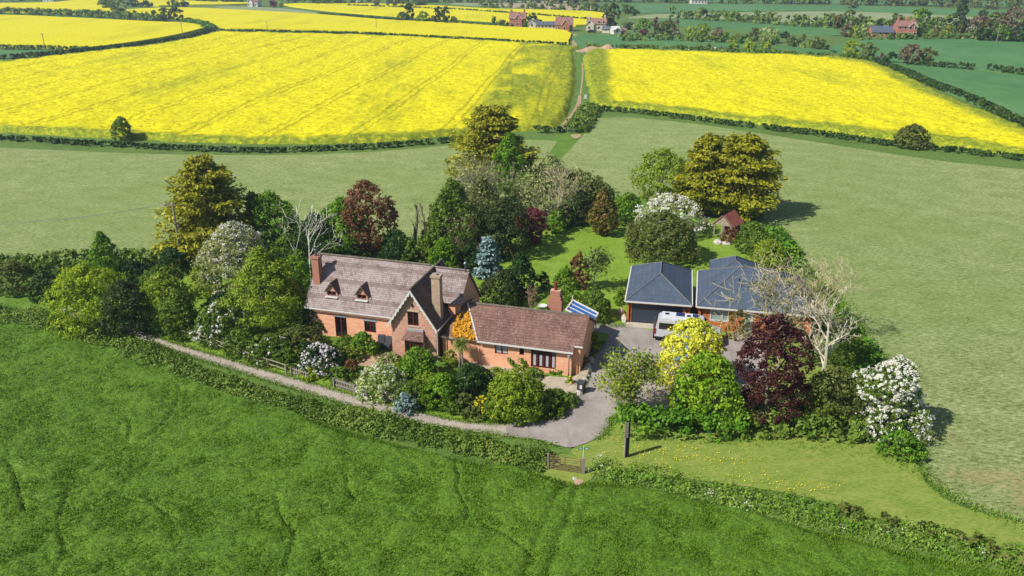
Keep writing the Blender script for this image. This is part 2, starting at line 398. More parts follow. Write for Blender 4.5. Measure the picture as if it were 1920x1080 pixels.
nmat('pale_crop', [(112, 128, 80), (130, 142, 96), (144, 150, 112)], .05, detail=8, fine=(.5, .4, [(95, 115, 70), (160, 160, 125)]))
nmat('brown_soil', [(150, 132, 104), (168, 148, 122)], .03, detail=8)
nmat('bark', [(72, 62, 48), (104, 92, 74)], 4, detail=5)
nmat('birch_bark', [(165, 158, 145), (205, 200, 190)], 5, detail=5, lo=.35, hi=.55)
nmat('pale_twig', [(142, 132, 96), (186, 176, 142)], 3)
nmat('grey_twig', [(112, 108, 88), (158, 152, 132)], 3)
nmat('bone_twig', [(170, 162, 138), (208, 202, 182)], 3)
nmat('dead_twig', [(118, 98, 74), (156, 134, 106)], 3)
brickmat('brick_orange', [(202, 134, 100), (220, 156, 122), (230, 180, 152)])
brickmat('brick_old', [(146, 100, 82), (178, 130, 110), (196, 158, 138)])
brickmat('brick_annex', [(200, 132, 98), (220, 158, 124), (228, 176, 146)])
brickmat('brick_stack', [(122, 100, 84), (158, 136, 116), (176, 158, 140)])
brickmat('brick_dark', [(140, 84, 66), (158, 100, 80), (128, 98, 84)])
T_COL = [(94, 80, 78), (128, 112, 110), (152, 138, 136), (146, 140, 142)]
tilemat('tile_main', T_COL, 0, bands=(.62, (84, 58, 48)))
tilemat('tile_wing', [(66, 52, 50), (98, 78, 74), (120, 104, 100)], 1, row=.15, moss=((112, 104, 44), .6))
tilemat('tile_annex', [(84, 60, 52), (112, 82, 72), (140, 108, 96)], 0, row=.14, col=.2, moss=((150, 116, 100), .66))
tilemat('tile_link', [(96, 70, 58), (128, 92, 70), (140, 110, 80)], 0, row=.17, col=.22, moss=((190, 140, 50), .6))
tilemat('slate', [(62, 73, 90), (70, 82, 99), (80, 91, 108)], 0, row=.28, col=.3, rough=.6, speck=0)
tilemat('slate_side', [(62, 73, 90), (70, 82, 99), (80, 91, 108)], 1, row=.28, col=.3, rough=.6, speck=0)
nmat('ridge_tile', [(82, 76, 66), (112, 104, 92)], 3)
nmat('hip_tile', [(88, 90, 96), (112, 110, 112)], 3)
flat('white_paint', (205, 203, 198)); flat('maroon_frame', (98, 26, 26), .45); flat('black_plastic', (20, 21, 24), .45)
flat('glass', (16, 20, 22), .08, spec=.8); flat('blue_glass', (44, 104, 176), .25, spec=.4); flat('window_pale', (150, 165, 160), .12, spec=.6)
flat('blind', (168, 172, 176), .7); flat('grey_cover', (62, 66, 72), .7); flat('terracotta', (150, 90, 62), .8)
flat('lead', (150, 152, 158), .55); flat('metal', (120, 124, 128), .4, .8); flat('red_pot', (128, 46, 38), .8)
flat('stone', (178, 166, 142), .9); nmat('rock', [(150, 144, 132), (200, 196, 186)], 3, .9, bstr=.5)
nmat('timber_clad', [(150, 82, 40), (182, 106, 56), (196, 124, 74)], 2.2, stretch=(.25, .25, 4), rough=.65, detail=4)
nmat('timber_dark', [(58, 38, 30), (84, 56, 44)], 3); nmat('old_wood', [(122, 112, 96), (158, 148, 130)], 3, stretch=(4, 4, .6))
nmat('grey_wood', [(120, 112, 104), (150, 142, 134)], 3, stretch=(4, 4, .5)); flat('tar_black', (14, 17, 18), .6)
nmat('rust_tin', [(112, 58, 50), (142, 78, 66), (152, 88, 74)], 1.6, stretch=(1, 1, 1), rough=.6)
flat('door_grey', (50, 58, 70), .45); flat('van_silver', (205, 208, 212), .3, .35, .6); flat('van_white', (212, 214, 216), .3, .1, .6)
flat('solar_blue', (22, 34, 92), .15, spec=.8); flat('tyre', (22, 22, 22), .8); flat('tail_red', (130, 18, 28), .2); flat('sign_green', (40, 120, 90), .5)
flat('sky_blue_paint', (120, 160, 190), .3, .2, .6); flat('yellow_flower', (222, 190, 20), .8)
nmat('roof_pink', [(120, 84, 76), (146, 108, 98)], .8); nmat('roof_slate_far', [(70, 78, 92), (92, 98, 110)], .8)
nmat('far_brick', [(150, 92, 74), (178, 120, 100)], .8); flat('cream_wall', (200, 188, 168), .8)
# foliage tones: dark -> light
leafmat('leaf_fresh', [(58, 92, 8), (98, 140, 20), (142, 176, 42)])
leafmat('leaf_mid', [(54, 80, 14), (92, 120, 28), (132, 150, 54)])
leafmat('leaf_olive', [(62, 74, 26), (98, 110, 44), (140, 144, 76)])
leafmat('leaf_dark', [(26, 50, 16), (46, 78, 26), (78, 110, 44)])
leafmat('leaf_yew', [(38, 50, 18), (64, 78, 30), (98, 108, 46)])
leafmat('leaf_lime', [(92, 116, 14), (144, 166, 24), (184, 196, 48)])
leafmat('leaf_spring', [(84, 108, 16), (130, 152, 32), (168, 182, 60)])
leafmat('leaf_acid', [(66, 104, 10), (112, 150, 22), (166, 190, 50)], .3)
leafmat('leaf_yellow', [(166, 170, 34), (212, 212, 62), (234, 234, 110)], .35)
leafmat('leaf_gold', [(76, 86, 10), (138, 142, 22), (192, 184, 42)], .3)
leafmat('leaf_bronze', [(66, 62, 18), (104, 94, 34), (138, 124, 58)], .2)
leafmat('leaf_copper', [(80, 54, 30), (120, 82, 52), (152, 112, 78)])
leafmat('leaf_purple', [(36, 14, 16), (64, 26, 28), (96, 46, 48)], .2)
leafmat('leaf_plum', [(58, 22, 32), (100, 42, 54), (132, 66, 78)], .2)
leafmat('leaf_blue', [(72, 98, 96), (120, 146, 144), (168, 190, 186)], .15)
leafmat('leaf_pale', [(112, 124, 66), (152, 160, 98), (188, 190, 134)])
leafmat('leaf_variegated', [(104, 128, 42), (160, 176, 94), (212, 214, 164)])
leafmat('leaf_palm', [(84, 106, 34), (124, 142, 60), (162, 172, 92)])
leafmat('petal_white', [(190, 192, 172), (218, 218, 204), (236, 236, 226)], .3)
leafmat('petal_mauve', [(196, 188, 190), (222, 216, 216), (238, 234, 234)], .3)
leafmat('petal_yellow', [(190, 170, 10), (220, 200, 20), (232, 215, 40)], .2)
leafmat('hedge_leaf', [(58, 80, 20), (94, 122, 36), (136, 150, 62)], .25, patch=.35)
leafmat('hedge_green', [(48, 88, 12), (84, 130, 24), (124, 160, 42)], .25, patch=.4)
leafmat('hedge_dark', [(30, 52, 14), (52, 80, 24), (84, 108, 38)], .2, patch=.2)
leafmat('crop_blade', [(52, 86, 8), (94, 130, 24), (142, 164, 56)], .3, .5, .16)
leafmat('weed_leaf', [(66, 108, 18), (104, 142, 36), (146, 162, 72)], .25, patch=.3)

# ------------------------------------------------------------------ rapeseed material
def rapemat(name, tram=True, p0=-46.0, period=17.0, green=(96, 118, 34), sparse=.5, rows=None):
    m, n, out = newmat(name); v = coords(n)
    t = n.nodes.new('ShaderNodeTexCoord'); s = n.nodes.new('ShaderNodeSeparateXYZ'); n.links.new(t.outputs['Object'], s.inputs[0])
    a = n.nodes.new('ShaderNodeAttribute'); a.attribute_name = 'tone'
    fine = noise(n, v, 1.1, 6, .75); big = noise(n, coords(n, (1, .25, 1), R(-5)), .05, 7, .65)
    c = ramp(n, fine, [lin((140, 136, 16)), lin((190, 182, 10)), lin((208, 200, 14)), lin((222, 212, 30))], .36, .62)
    g = ramp(n, fine, [lin((70, 96, 26)), lin(green), lin((176, 172, 40))], .35, .66)
    f = mathn(n, 'ADD', mathn(n, 'MULTIPLY', big, 1.0), mathn(n, 'MULTIPLY', a.outputs['Fac'], sparse))
    row = noise(n, coords(n, (1, .06, 1), R(5.5)), .7, 3, .6); f = mathn(n, 'ADD', f, mathn(n, 'MULTIPLY', fine, .35)); f = mathn(n, 'ADD', f, mathn(n, 'MULTIPLY', mathn(n, 'SUBTRACT', row, .5), .35))
    mk = n.nodes.new('ShaderNodeMapRange'); n.links.new(f, mk.inputs[0])
    mk.inputs[1].default_value = .69; mk.inputs[2].default_value = .96; mk.inputs[3].default_value = 0; mk.inputs[4].default_value = .85
    c = mixc(n, mk.outputs[0], c, g)
    if tram:
        wob = mathn(n, 'MULTIPLY', noise(n, v, .012, 0), 5.0)
        p = mathn(n, 'SUBTRACT', mathn(n, 'MULTIPLY', s.outputs[0], .995), mathn(n, 'MULTIPLY', s.outputs[1], .096))
        p = mathn(n, 'ADD', p, wob); p = mathn(n, 'ADD', p, -p0 + period * 20.5 - 2.5)
        p = mathn(n, 'ABSOLUTE', mathn(n, 'SUBTRACT', mathn(n, 'MODULO', p, period), period / 2))
        ln = mathn(n, 'LESS_THAN', mathn(n, 'ABSOLUTE', mathn(n, 'SUBTRACT', p, 1.0)), .36)
        c = mixc(n, mathn(n, 'MULTIPLY', ln, .42), c, lin((104, 104, 22)))
    princ(n, out, c, .85, fine, .5, .3, spec=.1); return m
rapemat('rape_near'); rapemat('rape_right', tram=False, sparse=.6); rapemat('rape_far', tram=False, sparse=.0, green=(170, 160, 30))

# pasture: mown grass with pale dry swaths
def pasturemat():
    m, n, out = newmat('pasture_grass'); v = coords(n)
    st = noise(n, coords(n, (.7, 1.5, 1), R(35)), 2.6, 6, .85); big = noise(n, v, .03, 6, .6); mid = noise(n, coords(n, (.7, 1.1, 1), R(35)), .35, 6, .7)
    f = mathn(n, 'ADD', mathn(n, 'MULTIPLY', st, .8), mathn(n, 'MULTIPLY', mid, .2))
    c = ramp(n, f, [lin((84, 100, 50)), lin((124, 137, 80)), lin((144, 154, 100)), lin((180, 182, 136))], .4, .6)
    c = mixc(n, mathn(n, 'MULTIPLY', ramp(n, big, [(0, 0, 0, 1), (1, 1, 1, 1)], .4, .62), .4), c, lin((108, 134, 60)))
    s = n.nodes.new('ShaderNodeSeparateXYZ'); n.links.new(v, s.inputs[0])
    # thin dry swath streaks
    sw = noise(n, coords(n, (.16, 1.3, 1), R(30)), .55, 5, .75)
    c = mixc(n, mathn(n, 'MULTIPLY', mathn(n, 'GREATER_THAN', sw, .64), .38), c, lin((178, 172, 122)))
    # bare earthy patches on the right-hand side near the blossom tree
    d = noise(n, v, .12, 6, .7); mr = n.nodes.new('ShaderNodeMapRange'); n.links.new(s.outputs[0], mr.inputs[0]); mr.inputs[1].default_value = 22; mr.inputs[2].default_value = 34
    my = n.nodes.new('ShaderNodeMapRange'); n.links.new(s.outputs[1], my.inputs[0]); my.inputs[1].default_value = 66; my.inputs[2].default_value = 50
    q = mathn(n, 'MULTIPLY', mathn(n, 'GREATER_THAN', mathn(n, 'ADD', d, mathn(n, 'MULTIPLY', st, .4)), .76), mathn(n, 'MULTIPLY', mr.outputs[0], my.outputs[0]))
    c = mixc(n, mathn(n, 'MULTIPLY', q, .5), c, lin((160, 136, 96)))
    princ(n, out, c, .9, st, .8, .2, spec=.1)
pasturemat()
# ------------------------------------------------------------------ the setting
from mathutils.geometry import tessellate_polygon
def sheet(name, pts, z, mat, world=False, kind='structure', th=0, label=None, cat=None):
    P = [Vector((p[0], p[1], z)) if world else G(p[0], p[1]) + Vector((0, 0, z)) for p in pts]
    mb = MB()
    if th:
        mb.v = [tuple(p) for p in P] + [(p.x, p.y, z - th) for p in P]; n = len(P)
        mb.f = [list(q) for q in tessellate_polygon([P])] + [[i, (i + 1) % n, n + (i + 1) % n, n + i] for i in range(n)]
    else:
        mb.v = [tuple(p) for p in P]; mb.f = [list(q) for q in tessellate_polygon([P])]
    bm = bmesh.new(); me = bpy.data.meshes.new(name); me.from_pydata(mb.v, [], mb.f)
    bm.from_mesh(me); bmesh.ops.recalc_face_normals(bm, faces=bm.faces)
    if bm.faces and not th:
        for f in bm.faces:
            if f.normal.z < 0: f.normal_flip()
    bm.to_mesh(me); bm.free(); me.materials.append(MAT[mat]); o = bpy.data.objects.new(name, me); COL.objects.link(o)
    return tag(o, label, cat, None, kind)
def smooth_poly(pts, k=6, closed=False):
    out = []; n = len(pts)
    for i in range(n - (0 if closed else 1)):
        p0, p1, p2, p3 = [np.array(pts[(i + j) % n if closed else min(max(i + j, 0), n - 1)], float) for j in (-1, 0, 1, 2)]
        for t in np.linspace(0, 1, k, endpoint=False):
            out.append(tuple(.5 * (2 * p1 + (p2 - p0) * t + (2 * p0 - 5 * p1 + 4 * p2 - p3) * t * t + (3 * p1 - p0 - 3 * p2 + p3) * t ** 3)))
    if not closed: out.append(pts[-1])
    return out
m, n_, out = MAT['tarmac'], MAT['tarmac'].node_tree, None
pb = [q for q in n_.nodes if q.type == 'BSDF_PRINCIPLED'][0]; src = pb.inputs['Base Color'].links[0].from_socket
wear = noise(n_, coords(n_, (1.6, .22, 1), R(-38)), .8, 5, .6); crk = n_.nodes.new('ShaderNodeTexVoronoi'); crk.feature = 'DISTANCE_TO_EDGE'; crk.inputs['Scale'].default_value = .22
n_.links.new(coords(n_), crk.inputs[0]); c_ = mixc(n_, mathn(n_, 'MULTIPLY', mathn(n_, 'GREATER_THAN', wear, .56), .28), src, lin((112, 106, 102)))
c_ = mixc(n_, mathn(n_, 'MULTIPLY', mathn(n_, 'LESS_THAN', crk.outputs[0], .012), .0), c_, lin((88, 84, 78))); n_.links.new(c_, pb.inputs['Base Color'])
sheet('ground', [(-5000, -200), (5000, -200), (5000, 6500), (-5000, 6500)], 0, 'ground_grass', True)
# pastures
sheet('pasture', smooth_poly([(-900, 262), (-300, 268), (0, 277), (250, 288), (500, 291), (700, 285), (850, 272), (960, 263), (1035, 264), (1042, 270), (1018, 300), (985, 330), (900, 420), (700, 470), (400, 488), (200, 492), (0, 500), (-300, 510), (-900, 520)], 3), .03, 'pasture_grass')
sheet('pasture', smooth_poly([(1112, 222), (1105, 240), (1060, 290), (1030, 330), (1045, 390), (1200, 400), (1400, 400), (1445, 425), (1490, 500), (1560, 560), (1615, 640), (1690, 740), (1718, 800), (1722, 860), (1750, 905), (1820, 950), (1930, 985), (2200, 1090), (2900, 1180), (3300, 520), (2600, 390), (1920, 318), (1750, 300), (1500, 262), (1300, 232), (1180, 220)], 3), .03, 'pasture_grass')
sheet('verge', [(1040, 262), (1085, 232), (1100, 212), (1112, 222), (1062, 290), (1030, 320), (1000, 300), (1035, 275), (960, 258)], .02, 'verge_grass')
# garden ground, lawn, paddock
sheet('garden', smooth_poly([(-300, 540), (0, 520), (250, 500), (420, 470), (700, 455), (900, 420), (1030, 380), (1100, 365), (1300, 380), (1440, 425), (1490, 510), (1560, 580), (1620, 660), (1680, 760), (1640, 800), (1300, 790), (1140, 790), (1040, 790), (960, 790), (790, 770), (610, 725), (480, 690), (345, 652), (250, 640), (0, 590), (-300, 560)], 3), .04, 'verge_grass')
sheet('lawn', smooth_poly([(840, 540), (900, 500), (960, 440), (1040, 405), (1150, 400), (1300, 410), (1420, 430), (1440, 470), (1490, 520), (1500, 600), (1300, 640), (1120, 640), (1000, 600), (880, 600)], 3), .05, 'lawn_grass')
sheet('lawn', [(1390, 600), (1500, 600), (1620, 700), (1600, 790), (1380, 770), (1330, 700), (1330, 640)], .06, 'paddock_grass')
sheet('lawn', smooth_poly([(290, 520), (420, 500), (560, 530), (570, 640), (450, 640), (330, 600)], 3), .05, 'lawn_grass')
sheet('lane_verge', smooth_poly([(300, 628), (350, 630), (560, 690), (690, 735), (860, 780), (1000, 780), (985, 797), (870, 796), (700, 760), (480, 694), (345, 656)], 3), .055, 'lawn_grass')
sheet('paddock', smooth_poly([(1120, 812), (1160, 795), (1300, 808), (1450, 806), (1600, 820), (1700, 845), (1735, 905), (1800, 950), (1930, 985), (2300, 1100), (2300, 1250), (1900, 1045), (1700, 990), (1500, 930), (1300, 900), (1180, 880), (1110, 866), (1070, 850), (1085, 835)], 3), .04, 'paddock_grass')
sheet('trodden_grass', smooth_poly([(1020, 862), (1050, 852), (1100, 862), (1120, 880), (1100, 905), (1060, 910), (1020, 890)], 3, True), .045, 'paddock_grass')
# lane and driveway
sheet('lane', smooth_poly([(120, 575), (200, 600), (285, 630), (345, 650), (480, 690), (610, 727), (700, 754), (790, 775), (870, 792), (960, 797)], 4) + smooth_poly([(960, 820), (900, 812), (850, 806), (780, 793), (680, 768), (600, 745), (480, 708), (340, 664), (280, 642), (190, 610), (110, 585)], 4), .07, 'lane_gravel')
sheet('driveway', smooth_poly([(955, 796), (1010, 791), (1048, 776), (1078, 750), (1094, 722), (1101, 690), (1112, 662), (1136, 640), (1140, 628), (1116, 622), (1118, 606), (1175, 612), (1228, 622), (1300, 630), (1420, 640), (1440, 660), (1420, 720), (1330, 765), (1245, 775), (1150, 780), (1142, 798), (1120, 822), (1076, 840), (1050, 838), (1010, 826), (955, 818)], 4, True), .09, 'tarmac')
# ---- rapeseed crop blocks
def inpoly(X, Y, P):
    ins = np.zeros(X.shape, bool); D = np.full(X.shape, 1e9); n = len(P)
    for i in range(n):
        x0, y0 = P[i]; x1, y1 = P[(i + 1) % n]
        c = ((y0 > Y) != (y1 > Y)) & (X < (x1 - x0) * (Y - y0) / (y1 - y0 + 1e-12) + x0); ins ^= c
        L2 = (x1 - x0) ** 2 + (y1 - y0) ** 2 + 1e-9; t = np.clip(((X - x0) * (x1 - x0) + (Y - y0) * (y1 - y0)) / L2, 0, 1)
        D = np.minimum(D, np.hypot(X - x0 - t * (x1 - x0), Y - y0 - t * (y1 - y0)))
    return ins, D
def vnoise(X, Y, s, seed):
    q = np.random.default_rng(seed).uniform(0, 1, (257, 257)); x = (X * s) % 256; y = (Y * s) % 256
    i = x.astype(int); j = y.astype(int); fx = x - i; fy = y - j; fx = fx * fx * (3 - 2 * fx); fy = fy * fy * (3 - 2 * fy)
    return (q[j, i] * (1 - fx) + q[j, i + 1] * fx) * (1 - fy) + (q[j + 1, i] * (1 - fx) + q[j + 1, i + 1] * fx) * fy
def grid_field(name, P, step, hgt, rough, mat, edge_w=1.0, sparse_w=10, tone_fn=None, hfn=None, kind='stuff', soft=None):
    P = [(p.x, p.y) for p in P]; xs = [p[0] for p in P]; ys = [p[1] for p in P]
    gx = np.arange(min(xs), max(xs) + step, step); gy = np.arange(min(ys), max(ys) + step, step); X, Y = np.meshgrid(gx, gy)
    ins, D = inpoly(X, Y, P); D = np.where(ins, D, -D) + (vnoise(X, Y, .35, 5) - .5) * 1.0
    e = np.clip(D / edge_w, 0, 1); e = e * e * (3 - 2 * e)
    Z = .06 + e * hgt + e * rough * ((vnoise(X, Y, .33 / step, 1) - .5) + (vnoise(X, Y, .12 / step, 2) - .5) * 1.2 + (np.random.default_rng(3).uniform(-.5, .5, X.shape)) * .9)
    if hfn is not None: Z = hfn(X, Y, Z, e)
    Z = np.where(D > 0, Z, -.15)
    ny, nx = X.shape; id_ = np.arange(nx * ny).reshape(ny, nx)
    pos = D > 0; cell = pos[:-1, :-1] | pos[1:, :-1] | pos[:-1, 1:] | pos[1:, 1:]
    Fq = np.stack([id_[:-1, :-1][cell], id_[:-1, 1:][cell], id_[1:, 1:][cell], id_[1:, :-1][cell]], 1)
    used, inv = np.unique(Fq, return_inverse=True); V = np.stack([X.ravel()[used], Y.ravel()[used], Z.ravel()[used]], 1); Fq = inv.reshape(Fq.shape)
    me = bpy.data.meshes.new(name); N = len(Fq); me.vertices.add(len(V)); me.vertices.foreach_set('co', V.reshape(-1).astype(np.float32))
    me.loops.add(N * 4); me.loops.foreach_set('vertex_index', Fq.reshape(-1).astype(np.int32)); me.polygons.add(N)
    me.polygons.foreach_set('loop_start', np.arange(0, N * 4, 4, dtype=np.int32)); me.polygons.foreach_set('loop_total', np.full(N, 4, dtype=np.int32)); me.update(calc_edges=True)
    tn = np.clip(1 - D / sparse_w, 0, 1)
    if tone_fn is not None: tn = np.maximum(tn, tone_fn(X, Y))
    at = me.attributes.new('tone', 'FLOAT', 'POINT'); at.data.foreach_set('value', tn.ravel()[used].astype(np.float32))
    me.polygons.foreach_set('use_smooth', [True] * N)
    me.materials.append(MAT[mat]); o = bpy.data.objects.new(name, me); COL.objects.link(o); tag(o, kind=kind); return o
PL = [G(*p) for p in smooth_poly([(-900, 150), (-300, 131), (0, 119), (130, 106), (260, 91), (370, 72), (405, 63), (500, 64), (750, 71), (1060, 89), (1074, 98), (1078, 140), (1074, 190), (1048, 236), (1020, 243), (850, 255), (700, 267), (500, 271), (300, 264), (0, 249), (-300, 236), (-900, 220)], 4, True)]
sheet('field_soil', [(p.x, p.y) for p in PL], .012, 'verge_grass', True)
def left_sparse(X, Y):   # thin strip of crop left of the farm track
    a = X - (6 + (Y - 170) * .072)
    return np.clip((a + 18) / 8, 0, .6) * np.clip(vnoise(X, Y, .09, 9) * 2.2, 0, 1)
grid_field('rapeseed_crop', PL, .75, 1.0, .4, 'rape_near', 1.2, 4, left_sparse)
PR = [G(*p) for p in smooth_poly([(1102, 99), (1180, 96), (1500, 107), (1630, 120), (1690, 142), (1770, 182), (1850, 214), (1935, 250), (2150, 330), (2060, 316), (1920, 294), (1750, 273), (1600, 254), (1400, 231), (1200, 208), (1112, 200), (1104, 170), (1096, 130)], 4, True)]
sheet('field_soil', [(p.x, p.y) for p in PR], .012, 'verge_grass', True)
def right_sparse(X, Y):
    a = X - (17 + (Y - 200) * .105)
    return np.clip(1.05 - a / 8, 0, 1.0)
grid_field('rapeseed_crop', PR, .75, 1.0, .4, 'rape_right', 1.2, 7, right_sparse)
# farm track between the two crops
sheet('farm_track', smooth_poly([(1074, 66), (1073, 95), (1081, 130), (1086, 160), (1080, 195), (1060, 225), (1040, 243)], 4) + smooth_poly([(1056, 245), (1075, 228), (1092, 200), (1099, 165), (1094, 130), (1086, 95), (1081, 66)], 4), .06, 'verge_grass')
sheet('farm_track', smooth_poly([(1075, 64), (1073, 82), (1076, 92)], 3) + [(1082, 92), (1081, 80), (1082, 64)], .12, 'dirt')
sheet('farm_track', smooth_poly([(1085, 178), (1079, 200), (1064, 222), (1044, 244)], 4) + smooth_poly([(1062, 241), (1074, 224), (1088, 203), (1090, 180)], 4), .1, 'dirt')
sheet('farm_track', smooth_poly([(1090, 118), (1091, 140), (1087, 178)], 4) + smooth_poly([(1089.5, 178), (1094, 140), (1092.5, 118)], 4), .1, 'dirt')
sheet('dirt_patch', smooth_poly([(1070, 254), (1085, 252), (1090, 256), (1078, 260)], 3, True), .07, 'dirt')
sheet('dirt_patch', smooth_poly([(1077, 902), (1090, 900), (1094, 906), (1080, 912)], 3, True), .08, 'dirt')
# earth mound by the track: heaped soil
# ---- far fields (each a slightly raised standing crop)
def field(name, pts, mat, h=.5, k=3): 
    return sheet(name, smooth_poly(pts, k, True), h, mat, th=h - .01, kind='stuff' if mat.startswith('rape') else 'structure')
field('rapeseed_crop', [(-900, 40), (-200, 32), (0, 30), (150, 36), (290, 43), (345, 45), (378, 50), (378, 56), (300, 74), (160, 93), (80, 90), (0, 88), (-900, 92)], 'rape_far', .9)
field('green_crop', [(-900, 97), (0, 95.5), (90, 96), (125, 100), (60, 106), (0, 111), (-900, 138)], 'teal_crop', .3)
field('rapeseed_crop', [(238, 20), (350, 16), (480, 22), (600, 29), (721, 39), (866, 46), (960, 53), (1062, 60), (1065, 80), (1050, 83), (900, 74), (700, 62), (500, 57), (408, 54), (398, 46), (345, 37), (290, 30)], 'rape_far', .9)
field('rapeseed_crop', [(532, 9.5), (650, 7.5), (800, 11), (900, 17), (1010, 20), (1100, 23), (1138, 29), (1132, 44), (1080, 50), (960, 44), (866, 38), (760, 33), (620, 22)], 'rape_far', .9)
field('rapeseed_crop', [(-900, 10), (-200, 8), (0, 7.5), (110, 5), (180, -4), (195, 12), (235, 22), (270, 29), (150, 28), (0, 24), (-900, 24)], 'rape_far', .9)
field('rapeseed_crop', [(255, 2), (400, 3), (462, 6), (460, 9), (350, 11), (280, 12)], 'rape_far', .9)
field('ploughed_field', [(930, 9), (1000, 6.5), (1060, 8), (1100, 12), (1136, 20), (1080, 19), (960, 15)], 'brown_soil', .2)
field('green_crop', [(1083, 66), (1250, 72), (1400, 81), (1560, 96), (1540, 102), (1400, 98), (1250, 94), (1105, 90), (1085, 84)], 'teal_crop', .3)
field('green_crop', [(1230, 36), (1340, 36), (1450, 44), (1560, 52), (1640, 60), (1560, 68), (1450, 62), (1360, 55), (1260, 46)], 'teal_crop', .3)
field('green_crop', [(1120, 8.5), (1300, 8), (1500, 10), (1640, 12), (1920, 22), (2500, 36), (2500, 44), (1920, 33), (1760, 26), (1560, 21), (1380, 22), (1190, 25), (1150, 18)], 'teal_crop', .3)
field('orchard_field', [(1180, 35), (1230, 27.5), (1400, 24), (1560, 22), (1720, 27), (1850, 34), (1920, 40), (1900, 56), (1700, 50), (1560, 48), (1450, 40), (1330, 34.5)], 'pale_crop', .25)
field('green_crop', [(1560, 88), (1640, 75), (1780, 73), (1920, 79), (2500, 105), (2500, 175), (1920, 139), (1800, 128), (1690, 122), (1620, 108), (1565, 100)], 'teal_crop', .3)
field('green_crop', [(1685, 126), (1800, 131), (1920, 143), (2500, 185), (2500, 330), (2150, 300), (1920, 232), (1850, 205), (1760, 168)], 'teal_crop', .3)
field('meadow', [(400, 13), (470, 13), (540, 17), (600, 26), (480, 20)], 'pale_crop', .15)
field('meadow', [(850, 5), (1100, 1), (1100, 5), (960, 8), (900, 12)], 'pale_crop', .15)
field('green_crop', [(1200, 2), (1400, 1), (1920, 4), (1920, 12), (1700, 9), (1500, 4.5)], 'teal_crop', .2)
# ---- foreground cereal crop
PF = [G(*p) for p in smooth_poly([(-500, 520), (-150, 572), (0, 604), (120, 628), (210, 650), (300, 672), (340, 700), (430, 742), (520, 764), (620, 800), (760, 838), (880, 868), (970, 880), (1040, 898), (1080, 908), (1130, 905), (1250, 925), (1400, 965), (1600, 1015), (1800, 1058), (1960, 1090), (2300, 1160), (2500, 1500), (-900, 1500)], 3, True)]
sheet('crop_soil', [(p.x, p.y) for p in PF], .012, 'verge_grass', True)
cr_rng = np.random.default_rng(21); tracks = []
def wiggle(pts): return [tuple(G(*p))[:2] for p in smooth_poly(pts, 6)]
TR = [[(12, 868), (40, 920), (48, 965), (20, 860)], [(8, 875), (30, 880), (55, 925)], [(135, 925), (120, 960), (112, 1000), (125, 1040), (105, 1090)], [(335, 730), (338, 745), (320, 790), (283, 825)], [(520, 940), (530, 980), (555, 1010), (535, 1075)], [(653, 900), (655, 925), (670, 950)], [(855, 880), (862, 905), (860, 930), (880, 968), (870, 985)], [(240, 790), (248, 812), (240, 840)], [(60, 940), (90, 950), (130, 930)], [(320, 740), (308, 760)], [(600, 1040), (615, 1090)], [(230, 940), (300, 960), (340, 985)],
      [(280, 940), (330, 990)], [(900, 985), (960, 1020), (1010, 1060)], [(1060, 915), (1035, 960), (1010, 1020), (985, 1090)], [(1085, 912), (1072, 965), (1048, 1020), (1030, 1090)]]
TW = [wiggle(t) for t in TR]
def crop_h(X, Y, Z, e):
    for k, t in enumerate(TW):
        wdt = .1 if k < 14 else .28
        for a, b in zip(t, t[1:]):
            L2 = (b[0] - a[0]) ** 2 + (b[1] - a[1]) ** 2 + 1e-9; u = np.clip(((X - a[0]) * (b[0] - a[0]) + (Y - a[1]) * (b[1] - a[1])) / L2, 0, 1)
            d = np.hypot(X - a[0] - u * (b[0] - a[0]), Y - a[1] - u * (b[1] - a[1])); Z = Z - (.17 if k < 14 else .09) * np.exp(-(d / wdt) ** 2)
    return np.maximum(Z, .06)
nmat('crop_base', [(42, 70, 8), (80, 116, 20), (116, 146, 40)], 7, .8, detail=6, lo=.36, hi=.64, bstr=.9, bdist=.12, fine=(.25, .35, [(52, 88, 16), (84, 114, 28)]))
grid_field('crop', PF, .16, .42, .12, 'crop_base', .8, 3, None, crop_h)
def blades():
    out = []; P = [(p.x, p.y) for p in PF]
    n = 700000; Yv = 26 + (78 - 26) * rng.uniform(0, 1, n) ** 1.15; X = rng.uniform(-1, 1, n) * (6 + Yv * .70); 
    ins, D = inpoly(X, Yv, P); ok = ins & (D > .1); X = X[ok]; Yv = Yv[ok]; D = D[ok]
    Z = .02 + np.clip(D / .8, 0, 1) * .38
    lo = Z.copy(); Z = crop_h(X, Yv, Z, None); keep = Z > .2 * np.clip(D / .8, 0, 1); X, Yv, Z = X[keep], Yv[keep], Z[keep]
    n = len(X); wind = vnoise(X, Yv, .12, 31) * 3 + vnoise(X, Yv, .9, 33) * 2; a = rng.uniform(0, 6.283, n)
    lean = rng.uniform(.1, .6, n); L = rng.uniform(.14, .3, n); d = np.stack([np.cos(a) * lean, np.sin(a) * lean, 1 - lean * .45], 1); d = unit(d)
    B = np.stack([X, Yv, Z - .06], 1); s = unit(np.cross(d, rng.normal(size=(n, 3)))) * rng.uniform(.014, .034, (n, 1)); tip = B + d * L[:, None]; mid = B + d * L[:, None] * .55
    V = np.stack([B, mid + s, tip, mid - s], 1)
    tone = np.clip(.07 * vnoise(X, Yv, .12, 41) + .28 * vnoise(X, Yv, 1.6, 43) + .6 * rng.uniform(0, 1, n) - .04, 0, 1)
    o = quads_obj('crop', V, 'crop_blade', None, tone); tag(o, kind='stuff')
blades()
